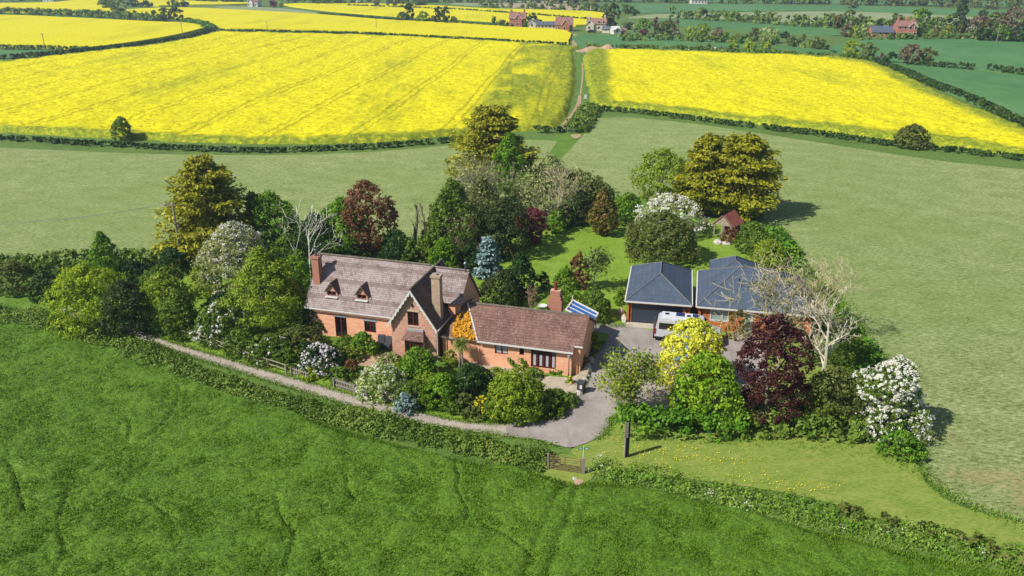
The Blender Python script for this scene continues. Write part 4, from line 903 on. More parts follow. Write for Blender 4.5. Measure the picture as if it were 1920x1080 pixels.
bare('bare_poplar', 775, 480, 345, 36, 'grey_twig', 'left of two slim leafless grey poplars', lv=3, kids=(34, 5), minr=.03, spread=.35, up=1.6, start=.1, ratio=.22, r0=.16)
bare('bare_poplar', 797, 478, 352, 34, 'grey_twig', 'right of two slim leafless grey poplars', lv=3, kids=(34, 5), minr=.03, spread=.35, up=1.6, start=.1, ratio=.22, r0=.16)
plant('shrub', 800, 500, 466, 70, 'leaf_olive', 'low dry brownish bush at the foot of the poplars')
# central clump
conifer('golden_conifer', 925, 345, 203, 190, 'leaf_gold', 'tall olive gold conifer at the back of the garden', nb=170, n_leaf=150, size=.3)
plant('tree', 955, 370, 252, 84, 'leaf_fresh', 'bright green tree standing before the tall olive gold conifer', 'egg', 'tree', trunk='bark', k=1.3)
bare('lichen_tree', 893, 420, 312, 130, 'grey_twig', 'grey lichened leafless tree in front of the tall olive gold conifer', lv=5, hs=.6, kids=(8, 5, 4, 2), minr=.02, spread=.9, up=.3, buds=('leaf_pale', 900, .3))
plant('tree', 848, 500, 338, 118, 'leaf_mid', 'tall mid green tree behind the cross wing of the cottage', 'egg', 'tree', trunk='bark', k=1.35, rough=.2, sub=.16)
plant('tree', 905, 440, 335, 90, 'leaf_olive', 'greyish olive tree in the middle of the clump', 'egg', 'tree', trunk='bark', k=1.0, open_=.4)
bare('dead_shrub', 872, 490, 412, 84, 'dead_twig', 'dead brown twiggy thicket above the cottage roof ridge', lv=4, kids=(12, 6, 4), minr=.025, spread=1.1, up=.3, start=.05, cat='shrub')
bare('dead_shrub', 900, 470, 428, 70, 'grey_twig', 'grey twiggy thicket right of the brown one', lv=4, kids=(12, 6, 3), minr=.025, spread=1.1, up=.3, start=.05, cat='shrub')
plant('yew_tree', 945, 490, 374, 96, 'leaf_yew', 'broad dark yew at the left edge of the lawn', 'column', 'tree', trunk='bark', k=1.5)
plant('tree', 1030, 425, 292, 120, 'leaf_pale', 'cream green budding tree right of the bright green tree', 'dome', 'tree', trunk='grey_twig', k=.7, open_=.6)
bare('bare_tree', 1042, 430, 305, 110, 'pale_twig', 'thin pale bare tree among the cream green leaves', lv=4, kids=(9, 5, 4), minr=.028)
plant('tree', 1086, 415, 322, 100, 'leaf_olive', 'spreading grey green tree with pink bark at the lawn edge', 'round', 'tree', trunk='bark', k=1.0, open_=.4, zl=.2)
plant('tree', 1120, 405, 340, 70, 'leaf_mid', 'small green tree behind the conical bronze bush', 'round', 'tree', trunk='bark')
plant('shrub', 998, 462, 390, 60, 'leaf_plum', 'round plum purple bush beside the yew', 'round', k=1.5)
plant('shrub', 1043, 442, 393, 44, 'leaf_fresh', 'small upright green bush right of the plum bush', 'egg')
plant('conical_bush', 1132, 447, 354, 60, 'leaf_bronze', 'conical bronze green clipped bush alone on the lawn', 'egg', 'shrub', k=1.7)
plant('shrub', 1176, 425, 362, 62, 'leaf_fresh', 'bright green laurel right of the conical bronze bush', k=1.3)
plant('tree', 1240, 395, 281, 108, 'leaf_spring', 'round lime green tree left of the golden conifers', 'round', 'tree', trunk='bark', k=1.1)
conifer('golden_conifer', 1326, 405, 258, 114, 'leaf_gold', 'left tree of the golden conifer pair by the shelter', nb=170, n_leaf=150, size=.28, prof='egg')
conifer('golden_conifer', 1392, 410, 258, 156, 'leaf_gold', 'right broader tree of the golden conifer pair by the shelter', nb=170, n_leaf=150, size=.28, prof='egg')
bare('bare_tree', 1440, 392, 322, 44, 'grey_twig', 'small leafless bush right of the golden conifers', lv=4, kids=(9, 5, 3), minr=.03)
plant('cherry_tree', 1256, 448, 366, 132, 'leaf_pale', 'white flowering cherry behind the olive green tree', 'dome', 'tree', trunk='grey_twig', k=.35, blossom=('petal_white', 1.2))
plant('tree', 1240, 500, 400, 146, 'leaf_olive', 'olive green spreading tree on the lawn behind the garage', 'dome', 'tree', trunk='bark', k=1.35, rough=.18, sub=.17)
plant('shrub', 1412, 478, 418, 66, 'leaf_mid', 'green bush beside the shelter', k=1.3)
plant('shrub', 1440, 512, 450, 70, 'leaf_spring', 'lime tinged bush on the field edge behind the bungalow', k=1.3)
plant('shrub', 1372, 458, 428, 40, 'leaf_copper', 'brown twiggy weeds in front of the shelter')
conifer('blue_spruce', 915, 522, 448, 50, 'leaf_blue', 'young blue spruce left of the lawn', nb=60, n_leaf=46, size=.28, flat_=.1)
plant('shrub', 975, 562, 474, 66, 'leaf_dark', 'upright dark green bush behind the annex', 'egg', k=1.4)
plant('shrub', 942, 582, 510, 84, 'leaf_yew', 'broad dark holly close behind the annex roof', k=1.5)
bare('dead_shrub', 996, 585, 532, 34, 'dead_twig', 'brown dead bush between holly and annex chimney', lv=3, kids=(20, 6), minr=.022, spread=.6, start=.02, cat='shrub')
plant('shrub', 1020, 545, 510, 26, 'leaf_dark', 'little dark bush right of the upright dark green one')
plant('shrub', 1086, 546, 474, 36, 'leaf_copper', 'narrow red brown conical bush on the lawn', 'column', k=1.7)
bare('bare_tree', 1112, 545, 470, 66, 'grey_twig', 'sparse grey bush leaning right of the red brown one', lv=4, kids=(9, 5, 3), minr=.02, buds=('leaf_mid', 700, .22), lean=(.2, 0))
plant('shrub', 1060, 582, 500, 52, 'leaf_fresh', 'fresh green bush behind the annex chimney', k=1.4)
plant('shrub', 1112, 606, 545, 72, 'leaf_mid', 'rounded green bush beside the conservatory', k=1.5)
plant('flowering_shrub', 1078, 584, 556, 24, 'leaf_fresh', 'small yellow flowering bush at the conservatory corner', blossom=('petal_yellow', .8), k=.8)
plant('topiary_bush', 1115, 660, 622, 26, 'leaf_spring', 'clipped yellow green egg shaped bush by the annex end wall', 'egg', k=2, rough=.04, size=.14)
plant('shrub', 1163, 575, 545, 24, 'leaf_fresh', 'small bush against the left side of the garage')
# cottage front garden
plant('climber', 594, 622, 562, 56, 'leaf_dark', 'dark green climber on the left corner of the cottage', 'dome', k=1.5, shift=.2)
plant('flowering_shrub', 408, 650, 572, 100, 'leaf_mid', 'rhododendron with a few white flowers by the rail fence', k=1.3, blossom=('petal_white', .16))
plant('shrub', 452, 672, 620, 70, 'leaf_mid', 'leafy green bush beside the rail fence', k=1.3)
plant('flowering_shrub', 502, 682, 630, 92, 'leaf_mid', 'low spreading bush with scattered white flowers', k=1.3, blossom=('petal_white', .06))
plant('shrub', 560, 662, 616, 92, 'leaf_olive', 'low olive mound left of the cottage door', k=1.4)
plant('flowering_shrub', 598, 706, 645, 74, 'leaf_dark', 'rounded bush covered in white flowers before the cottage', k=1.0, blossom=('petal_mauve', .75), sub=.12)
plant('shrub', 590, 714, 692, 56, 'leaf_lime', 'lime green perennial patch beneath the white flowered bush')
plant('shrub', 640, 722, 690, 60, 'leaf_mid', 'dark low bush behind the picket fence', k=1.2)
plant('shrub', 650, 652, 632, 46, 'leaf_mid', 'low leafy plant between cottage door and window')
plant('shrub', 682, 672, 624, 52, 'leaf_fresh', 'bright green bush under the cottage window', k=1.4)
plant('shrub', 655, 682, 648, 44, 'leaf_spring', 'small spring green bush left of the bright window bush')
plant('flowering_shrub', 712, 752, 684, 100, 'leaf_variegated', 'cream and white spiraea spilling over the picket fence', k=1.0, blossom=('petal_white', .22))
plant('shrub', 655, 700, 676, 30, 'leaf_copper', 'small brown heather mound behind the spiraea')
plant('shrub', 730, 690, 664, 50, 'leaf_pale', 'grey green low planting under the covered chairs')
plant('shrub', 785, 722, 652, 74, 'leaf_fresh', 'bright green bush in front of the bay window', k=1.4)
plant('shrub', 780, 768, 716, 80, 'leaf_mid', 'dense green bush above the lane verge', k=1.4)
plant('shrub', 760, 780, 738, 50, 'leaf_blue', 'silvery lavender bush on the lane verge')
plant('shrub', 812, 700, 666, 34, 'leaf_pale', 'pale twiggy climber beside the white downpipe', 'column', k=.8)
plant('shrub', 826, 772, 702, 78, 'leaf_fresh', 'tall green bush left of the dark round one', k=1.35)
plant('shrub', 823, 715, 697, 18, 'leaf_gold', 'tiny golden upright conifer in the border', 'column')
plant('shrub', 882, 758, 682, 70, 'leaf_dark', 'dark round evergreen on the patio edge', 'dome', k=1.6)
plant('shrub', 868, 775, 738, 54, 'leaf_olive', 'grey flowering undergrowth below the dark evergreen')
plant('flowering_shrub', 905, 782, 742, 40, 'leaf_mid', 'yellow flowering bush on the bank above the lane', k=1.0, blossom=('petal_yellow', .3))
plant('shrub', 965, 796, 698, 118, 'leaf_spring', 'large domed bush in the centre of the front bank', 'dome', k=1.5, rough=.1)
plant('shrub', 972, 694, 656, 46, 'leaf_fresh', 'green bush against the annex wall left of the patio doors', k=1.4)
plant('shrub', 930, 790, 740, 60, 'leaf_mid', 'lower green bush at the left foot of the large domed bush')
plant('shrub', 1028, 788, 745, 66, 'leaf_mid', 'low green planting on the curve of the drive', k=1.3, ry=.7)
plant('shrub', 1066, 765, 736, 40, 'leaf_mid', 'low green planting above the timber edging')
plant('shrub', 1046, 700, 678, 60, 'leaf_fresh', 'mat of bright ground cover under the annex corner', k=1.2)
plant('shrub', 1064, 700, 668, 28, 'leaf_mid', 'small green shrub at the annex corner lamp')
plant('shrub', 1090, 690, 664, 34, 'leaf_olive', 'rockery plant on the drive bank beside the annex')
plant('flowering_shrub', 1068, 728, 706, 16, 'leaf_spring', 'small yellow flowering plant by the lamp post', blossom=('petal_yellow', .6), k=.8)
plant('shrub', 845, 690, 655, 30, 'leaf_spring', 'small shrub at the foot of the link building')
plant('shrub', 905, 672, 655, 14, 'leaf_mid', 'tiny plant against the annex wall')
# right hand side
plant('small_tree', 1190, 776, 686, 112, 'leaf_pale', 'thin leaved pale green young tree at the drive edge', 'dome', 'tree', trunk='grey_twig', k=.13, open_=.8)
bare('willow_sapling', 1186, 772, 674, 104, 'pale_twig', 'wispy pale sapling with green tipped shoots by the drive', lv=4, kids=(10, 6, 4), minr=.015, start=.1, spread=.75, buds=('leaf_spring', 2600, .18))
plant('golden_maple', 1304, 742, 602, 134, 'leaf_yellow', 'bright yellow maple in front of the camper van', 'dome', 'tree', trunk='bark', k=1.4, size=.17, sub=.13, rough=.2)
plant('maple_tree', 1324, 798, 664, 140, 'leaf_acid', 'vivid lime green maple in front of the yellow one', 'dome', 'tree', trunk='bark', k=1.4, size=.17, sub=.13, rough=.2)
plant('purple_plum', 1450, 800, 594, 126, 'leaf_purple', 'dark purple leaved tree beside the bungalow door', 'column', 'tree', trunk='grey_twig', k=1.35, size=.16, rough=.2, sub=.16)
bare('birch_tree', 1552, 735, 520, 130, 'bone_twig', 'bare white branched tree right of the bungalow', lv=5, kids=(11, 5, 3, 3), minr=.017, r0=.19, spread=.8, up=.6, start=.3)
bare('bare_tree', 1470, 700, 484, 190, 'pale_twig', 'large leafless tree spreading over the bungalow roof', lv=5, kids=(10, 6, 4, 3), minr=.017, r0=.2, spread=.95, up=.25, start=.3, buds=('leaf_olive', 500, .2))
bare('bare_tree', 1545, 640, 474, 120, 'pale_twig', 'thin leafless tree at the field edge behind the bungalow', lv=5, kids=(9, 5, 4, 2), minr=.017, r0=.14, spread=.85, up=.4, start=.3)
plant('shrub', 1560, 806, 690, 110, 'leaf_olive', 'dark olive thicket left of the white hawthorn', k=1.3, open_=.3)
plant('shrub', 1592, 700, 620, 60, 'leaf_mid', 'green undergrowth beneath the bare white branched tree')
plant('hawthorn', 1670, 822, 676, 130, 'leaf_mid', 'hawthorn smothered in white blossom at the field corner', 'dome', 'tree', trunk='bark', k=1.0, blossom=('petal_white', 1.0), sub=.12, rough=.26)
plant('shrub', 1692, 862, 812, 84, 'hedge_green', 'green bramble mound below the white hawthorn', k=1.3)
plant('climber', 1384, 636, 582, 44, 'leaf_bronze', 'bronze twiggy climber on the bungalow wall between window and door', k=.8, open_=.5, shift=.1)
# further filling shrubs
leafmat('leaf_twiggy', [(92, 80, 58), (126, 110, 84), (152, 136, 110)])
leafmat('leaf_orange', [(150, 110, 20), (206, 150, 30), (228, 182, 60)], .3)
oc = thing('climber', (-2.6, 63.3, 0), A2, 'orange yellow climbing foliage covering the link building roof', 'climber')
n = 1500; f1 = rng.uniform(0, 1, n); f2 = rng.uniform(0, 1, n); Aq, Bq, Cq, Dq = [np.array(q) for q in ((-2.9, .1, 2.4), (-.4, -.2, 2.42), (-1.7, 2.3, 3.75), (-2.6, 1.9, 3.5))]
P = ((Aq * (1 - f1)[:, None] + Bq * f1[:, None]) * (1 - f2)[:, None] + (Dq * (1 - f1)[:, None] + Cq * f1[:, None]) * f2[:, None]) + rng.normal(size=(n, 3)) * .05 + [0, 0, .04]
ok = vnoise(P[:, 0] + 50, P[:, 1] + 50, 1.3, 8) > .3; P = P[ok]; quads_obj('foliage', leafquads(P, unit(rng.normal(size=P.shape) * .5 + [-.1, -.5, .8]), .2), 'leaf_orange', oc, rng.uniform(0, 1, len(P)))
for q in [
 (455, 500, 440, 60, 'leaf_dark', 'shady bush between golden conifer and fresh green tree'), (540, 520, 440, 70, 'leaf_mid', 'mid green bush left of the white birch'), (560, 560, 470, 60, 'leaf_fresh', 'fresh bush behind the end wall of the cottage'),
 (548, 600, 520, 60, 'leaf_mid', 'green bush filling the gap left of the cottage wall'), (380, 560, 500, 70, 'leaf_spring', 'spring green bush below the golden conifer'), (300, 560, 500, 80, 'leaf_mid', 'mid green bush behind the bright tree of the lane bend'),
 (250, 540, 490, 70, 'leaf_dark', 'dark bush behind the purplish olive thorn'), (130, 545, 500, 60, 'leaf_mid', 'green bush in the hedge left of the slim tree'), (420, 610, 550, 80, 'leaf_dark', 'dark bush behind the rhododendron'),
 (610, 480, 425, 60, 'leaf_fresh', 'bright bush tucked under the sycamore'), (665, 495, 430, 60, 'leaf_dark', 'dark bush under the copper tree'), (770, 500, 450, 60, 'leaf_mid', 'green bush behind the cottage ridge'), (830, 520, 450, 60, 'leaf_fresh', 'fresh bush behind the rear end of the cottage'),
 (815, 480, 400, 60, 'leaf_olive', 'olive bush left of the tall mid green tree'), (880, 515, 460, 50, 'leaf_dark', 'dark bush left of the blue spruce'), (870, 400, 345, 70, 'leaf_mid', 'mid green tree under the tall olive gold conifer'), (985, 400, 330, 70, 'leaf_olive', 'olive tree between bright green and cream green trees'),
 (1000, 345, 290, 50, 'leaf_mid', 'green tree right of the tall olive gold conifer'), (960, 440, 370, 60, 'leaf_dark', 'dark bush behind the yew'), (1060, 430, 385, 50, 'leaf_dark', 'dark undergrowth behind the upright green bush'), (1095, 425, 380, 50, 'leaf_yew', 'dark undergrowth left of the conical bronze bush'),
 (540, 690, 655, 60, 'leaf_mid', 'mid green shrub in front of the olive mound'), (575, 680, 640, 50, 'leaf_dark', 'dark shrub behind the white flowered bush'), (630, 690, 650, 50, 'leaf_mid', 'small shrub right of the white flowered bush'), (745, 715, 680, 50, 'leaf_spring', 'yellowish shrub beside the spiraea'),
 (800, 750, 700, 60, 'leaf_spring', 'spring green shrub on the front bank'), (850, 775, 735, 60, 'leaf_mid', 'green shrub at the foot of the front bank'), (905, 735, 690, 46, 'leaf_dark', 'dark shrub right of the dark evergreen'), (1005, 765, 715, 60, 'leaf_spring', 'yellowish shrub right of the large domed bush'),
 (1040, 760, 730, 50, 'leaf_mid', 'green shrub on the terrace edge'), (1000, 720, 690, 40, 'leaf_mid', 'green shrub on the terrace in front of the patio doors'), (930, 715, 690, 40, 'leaf_spring', 'yellow green shrub on the patio edge'), (890, 790, 762, 50, 'leaf_olive', 'olive undergrowth above the lane'),
 (1585, 760, 690, 70, 'leaf_mid', 'green undergrowth left of the white hawthorn'), (1530, 800, 740, 60, 'leaf_spring', 'low light green thicket between purple tree and olive thicket'), (1480, 640, 600, 70, 'leaf_olive', 'olive shrub at the right end of the bungalow wall'), (1580, 640, 590, 50, 'leaf_mid', 'green shrub on the field edge beside the bungalow'),
]: plant('shrub', *q)
# hedges
hedge('hedge', [(-260, 525), (0, 508), (60, 512), (130, 508), (230, 500), (330, 492), (400, 478)], 2.4, 1.7, 'hedge_leaf', 'mixed hedge between the left pasture and the garden', size=.3)
hedge('hedge', [(-260, 565), (-40, 588), (60, 606), (160, 634), (250, 662), (318, 688)], 2.4, .65, 'hedge_leaf', 'rough hedge between the dark green crop and the left end of the lane', size=.15, k=1.2, vary=.7)
hedge('hedge', [(318, 690), (400, 722), (500, 750), (600, 776), (700, 800), (800, 822), (900, 842), (980, 858), (1028, 872)], 1.8, .66, 'hedge_leaf', 'long clipped hedge between the lane and the dark green crop', size=.14, k=1.6, vary=.6)
hedge('hedge', [(1158, 806), (1230, 810), (1300, 812), (1400, 808)], 2.2, 1.5, 'hedge_green', 'bright green hedge below the maples', size=.22, k=1.8)
hedge('hedge', [(1405, 808), (1480, 808), (1560, 812), (1625, 822)], 2.0, 1.1, 'hedge_leaf', 'lower scrubby hedge between purple tree and white hawthorn', size=.22, k=1.5)
hedge('hedge', [(1110, 872), (1170, 890), (1240, 902), (1330, 925), (1430, 945), (1500, 955), (1600, 980), (1720, 1005), (1830, 1030), (1940, 1058), (2100, 1095)], 2.0, .13, 'weed_leaf', 'overgrown weedy hedge bank with white cow parsley at lower right', size=.13, k=.62, blossom=('petal_white', .035), vary=.5)
hedge('hedge', [(1560, 955), (1640, 980), (1740, 1000), (1850, 1032), (1960, 1060)], 1.2, .32, 'leaf_olive', 'brown tinged bramble strip along the weedy bank', size=.2, k=1.0, vary=.7)
hedge('hedge', [(1450, 440), (1480, 480), (1500, 520), (1560, 590), (1612, 660), (1640, 720), (1660, 760)], 2.2, .9, 'hedge_green', 'ragged green hedge between bungalow garden and right pasture', size=.28, vary=.5)
hedge('hedge', [(-700, 246), (-250, 252), (0, 262), (200, 274), (400, 284), (500, 286), (700, 279), (860, 265), (940, 256)], 1.3, .75, 'hedge_dark', 'low trimmed hedge between the left rapeseed field and the pasture', size=.34, k=1.9, vary=.08)
hedge('hedge', [(1000, 249), (1040, 249), (1062, 247)], 1.3, 1.0, 'hedge_dark', 'short hedge left of the farm track gate', size=.4)
hedge('hedge', [(1106, 206), (1098, 222), (1086, 238), (1076, 250)], 4.0, 1.3, 'hedge_leaf', 'broad flat topped hedge at the foot of the farm track', size=.42, k=1.8)
hedge('hedge', [(1104, 205), (1200, 213), (1400, 238), (1550, 256), (1680, 275), (1820, 289), (1930, 303), (2300, 350)], 1.4, .85, 'hedge_dark', 'low trimmed hedge between the right rapeseed field and the pasture', size=.34, k=1.9, vary=.1)
hedge('hedge', [(-700, 150), (-200, 124), (0, 114), (130, 103), (260, 88), (350, 75), (396, 59)], 3.2, 1.6, 'hedge_dark', 'curving dark hedge between the two left rapeseed fields', size=.55, k=1.9, vary=.08)
hedge('hedge', [(400, 59), (500, 61), (700, 66), (900, 77), (1062, 86)], 1.6, 1.1, 'hedge_dark', 'straight thin hedge behind the large left rapeseed field', size=.5, k=1.8, vary=.08)
hedge('hedge', [(396, 56), (380, 46), (346, 40)], 6, 1.2, 'hedge_green', 'short green hedge end at the left field corner', size=.9)
hedge('hedge', [(1635, 117), (1700, 138), (1740, 158), (1800, 180), (1850, 203), (1930, 242), (2150, 330)], 2.0, 1.3, 'hedge_dark', 'dark hedge down the right edge of the rapeseed', size=.45, k=1.9, vary=.12)
hedge('hedge', [(1100, 92), (1180, 93), (1250, 95), (1400, 102), (1540, 109), (1640, 118)], 3, 1.6, 'hedge_leaf', 'hedge behind the right rapeseed field', size=.6, k=1.6, vary=.12)
hedge('hedge', [(1690, 121), (1760, 126), (1832, 131)], 2.2, 1.5, 'hedge_dark', 'left length of thin hedge across the blue green fields', size=.6, vary=.1)
hedge('hedge', [(1850, 132), (1890, 136), (1940, 142), (2300, 170)], 2.2, 1.5, 'hedge_dark', 'right length of thin hedge across the blue green fields', size=.6, vary=.1)
hedge('hedge', [(-500, 95), (0, 92), (90, 94), (165, 96)], 3, 1.4, 'hedge_leaf', 'thin hedge above the small blue green wedge', size=.6, vary=.1)
hedge('hedge', [(-400, 22), (0, 26), (70, 28), (150, 31), (230, 35), (300, 41)], 7, 3.0, 'hedge_leaf', 'tall ragged hedge across the upper left rapeseed fields', size=1.0, vary=.25)
hedge('hedge', [(1160, 78), (1250, 76), (1400, 83), (1560, 93)], 4, 2, 'hedge_leaf', 'hedge along the village lane on the right', size=1.0, vary=.4)
hedge('hedge', [(600, 28), (760, 40), (866, 46), (960, 53)], 3, 1.2, 'hedge_dark', 'thin hedge line behind the middle rapeseed field', size=.7, vary=.1)
hedge('hedge', [(650, 12), (860, 20), (1000, 30), (1120, 40)], 2, 1.2, 'hedge_dark', 'thin hedge line across the farthest rapeseed field', size=.8, vary=.1)
hedge('hedge', [(1255, 35), (1400, 42), (1500, 50), (1640, 56), (1740, 52), (1920, 60)], 8, 4, 'hedge_leaf', 'bushy hedge below the pale orchard', size=1.4, vary=.6)
hedge('hedge', [(1600, 74), (1700, 75), (1800, 73), (1920, 78), (2200, 90)], 4, 2, 'hedge_leaf', 'hedge in front of the red brick house on the right', size=1.0)
hedge('hedge', [(0, -1), (300, 1), (460, 6)], 10, 4, 'hedge_dark', 'distant hedge at the top left corner', size=2.2)
hedge('hedge', [(900, 16), (1000, 18), (1080, 20), (1140, 24)], 5, 3, 'hedge_leaf', 'hedge between ploughed field and rapeseed', size=1.4, vary=.6)
# ------------------------------------------------------------------ patio, walls, fences and small garden things
def lifted(name, pts, z, mat, th, label=None, cat=None, kind='structure'):
    P = [G(x, y, z) for x, y in pts]; return sheet(name, [(p.x, p.y) for p in P], z, mat, True, kind, th, label, cat)
lifted('patio', smooth_poly([(893, 672), (930, 678), (965, 690), (978, 702), (955, 714), (905, 704), (886, 690)], 3, True), .1, 'paving', .09)
lifted('terrace', smooth_poly([(975, 694), (1030, 705), (1075, 706), (1094, 690), (1101, 676), (1104, 692), (1096, 714), (1078, 738), (1056, 748), (1020, 735), (985, 712)], 3, True), .38, 'paving', .36)
lifted('garden_path', smooth_poly([(566, 610), (585, 625), (605, 645), (660, 660), (725, 668), (730, 690), (700, 688), (640, 678), (595, 655), (570, 630)], 3, True), .09, 'dirt', .03)
def rock(px, py, sx, sy, sz, label, group=None, z=0, mat='rock', name='rock'):
    bm = bmesh.new(); bmesh.ops.create_icosphere(bm, subdivisions=2, radius=1)
    for v in bm.verts:
        q = 1 + .22 * math.sin(v.co.x * 3.1 + px) + .18 * math.sin(v.co.y * 4.3 + py) + random.uniform(-.07, .07); v.co *= q
        v.co.x *= sx; v.co.y *= sy; v.co.z *= sz
    me = bpy.data.meshes.new(name); bm.to_mesh(me); bm.free(); me.materials.append(MAT[mat]); o = bpy.data.objects.new(name, me); COL.objects.link(o)
    o.location = G(px, py, z); o.location.z = z + sz * .35; return tag(o, label, 'rock', group)
random.seed(4)
gl = 'rough pale stone in the rockery wall curving along the drive'
for i, (x, y) in enumerate(smooth_poly([(1052, 764), (1068, 754), (1080, 742), (1090, 726), (1098, 708), (1102, 690), (1106, 676)], 2)):
    rock(x, y, random.uniform(.3, .45), random.uniform(.22, .35), random.uniform(.22, .34), gl, 'rockery stones beside the drive')
rock(1346, 457, .7, .5, .35, 'long pale boulder on the grass before the shelter'); rock(1362, 459, .5, .4, .35, 'rounder pale boulder right of the long one')
rock(1163, 588, .35, .5, .4, 'pale rock left of the garage, farther one'); rock(1170, 602, .35, .45, .45, 'pale rock at the front left corner of the garage')
rock(1078, 899, .16, .12, .12, 'small white stone on the grass in front of the field gate')
ed = thing('log_edging', G(1048, 774), 0, 'curved low timber rails edging the bank beside the drive', 'edging'); o = G(1048, 774)
for k, off in enumerate((0, 6, 12)):
    pts = [G(x - off * .6, y - off * .75) - o for x, y in smooth_poly([(1050, 776), (1068, 764), (1083, 748), (1093, 732)], 4)]; mb = MB()
    for a, b in zip(pts, pts[1:]): mb.tube(a + Vector((0, 0, .09 + .1 * k)), b + Vector((0, 0, .09 + .1 * k)), .06, n=6)
    mb.build('rail', 'grey_wood', ed)
# picket fence
def fence(name, pts, label, h=.9, step=.17, picket=True, mat='grey_wood', cat='fence'):
    P = [G(*p) for p in pts]; t = thing(name, P[0], 0, label, cat); rails = MB(); pk = MB()
    for a, b in zip(P, P[1:]):
        a = a - P[0]; b = b - P[0]; L = (b - a).length; d = (b - a) / L; nn = Vector((-d.y, d.x, 0))
        for z in ((.3, .7) if picket else (.45, .85)):
            rails.prism([a + Vector((0, 0, z * h / .9)) - nn * .03, b + Vector((0, 0, z * h / .9)) - nn * .03, b + Vector((0, 0, z * h / .9)) + nn * .0, a + Vector((0, 0, z * h / .9))], (0, 0, .09))
        if picket:
            for i in range(int(L / step)):
                q = a + d * (i * step); hh = h * random.uniform(.94, 1.04); pk.prism([q + nn * .032, q + d * .075 + nn * .032, q + d * .075 + nn * .055, q + nn * .055], (0, 0, hh))
        for i in range(int(L / 2.2) + 1):
            q = a + d * min(i * 2.2, L - .1); MB().prism([q - nn * .04 - d * .05, q + d * .05 - nn * .04, q + d * .05 - nn * .14, q - d * .05 - nn * .14], (0, 0, h * 1.05)).build('post', mat, t)
    rails.build('rails', mat, t)
    if picket: pk.build('pickets', mat, t)
    return t
fence('picket_fence', [(628, 727), (694, 749)], 'weathered grey picket fence below the cream spiraea')
fence('picket_fence', [(720, 752), (742, 757)], 'short weathered picket length half buried in green right of the spiraea')
fence('picket_fence', [(548, 704), (580, 714)], 'short picket length under the white flowered bush', h=.8, step=.24)
fence('rail_fence', [(342, 636), (400, 652), (470, 680), (540, 703)], 'old timber post and rail fence along the lane verge', picket=False, mat='old_wood')
# field gate, signpost, timber post
a = G(1030, 880); b = G(1088, 888.5); gt_ = thing('field_gate', a, 0, 'rusty brown metal bar gate into the dark green crop', 'gate'); v = b - a; mb = MB()
for z in (.12, .27, .42, .58, .76, .94, 1.12): mb.tube(Vector((0, 0, z)), v + Vector((0, 0, z)), .024, n=6)
for f_ in (0, .5, 1): mb.tube(v * f_ + Vector((0, 0, .08)), v * f_ + Vector((0, 0, 1.14)), .028, n=6)
nmat('gate_rust', [(96, 74, 50), (136, 112, 84)], 4); mb.build('gate_bars', 'gate_rust', gt_)
MB().box(-.16, -.04, -.06, .06, 0, 1.25).build('gate_post', 'grey_wood', gt_)
sp_ = thing('signpost', G(1093, 888), 0, 'thin white footpath signpost with two green finger arms beside the field gate', 'signpost')
MB().box(-.1, .1, -.1, .1, 0, 1.25).build('gate_post', 'grey_wood', sp_)
hs = zat(G(1093, 888), 840); MB().tube((0, .14, 0), (0, .14, hs), .035, n=8).build('pole', 'white_paint', sp_)
for sg in (-1, 1):
    arm = MB().prism([(sg * .04, .12, hs - .2), (sg * .33, .1, hs - .2), (sg * .42, .1, hs - .12), (sg * .33, .1, hs - .04), (sg * .04, .12, hs - .04)], (0, .03, 0)).build('finger_arm', 'sign_green', sp_)
    MB().prism([(sg * .1, .105, hs - .16), (sg * .32, .09, hs - .16), (sg * .32, .09, hs - .08), (sg * .1, .105, hs - .08)], (0, .004, 0)).build('lettering_panel', 'white_paint', arm)
tp = thing('timber_post', G(1174, 857), R(8), 'tall square black post with a weathered grey board on its upper left side', 'post'); ht = zat(G(1174, 857), 791)
MB().box(-.11, .14, -.12, .12, 0, ht).build('post', 'tar_black', tp); MB().box(-.25, .0, -.19, -.125, ht - 1.15, ht + .03).build('board', 'grey_wood', tp)
MB().box(-.16, -.113, -.1, .1, 0, ht - .1).build('lit_edge', 'grey_wood', tp)  # sunlit left edge of the black post, put in as a paler strip
lp = thing('lamp_post', G(1066, 708), 0, 'black garden lamp post with a lantern at the annex corner', 'lamp post'); hl = zat(G(1066, 708), 664)
MB().lathe([(.09, 0), (.07, .25), (.035, .35), (.035, hl - .4), (.06, hl - .38)], n=10).build('pole', 'black_plastic', lp)
MB().lathe([(.08, 0), (.14, .28)], (0, 0, hl - .4), 6).build('lantern', 'window_pale', lp); MB().lathe([(.17, 0), (.05, .12), (.02, .2)], (0, 0, hl - .12), 6).build('lantern_cap', 'lead', lp)
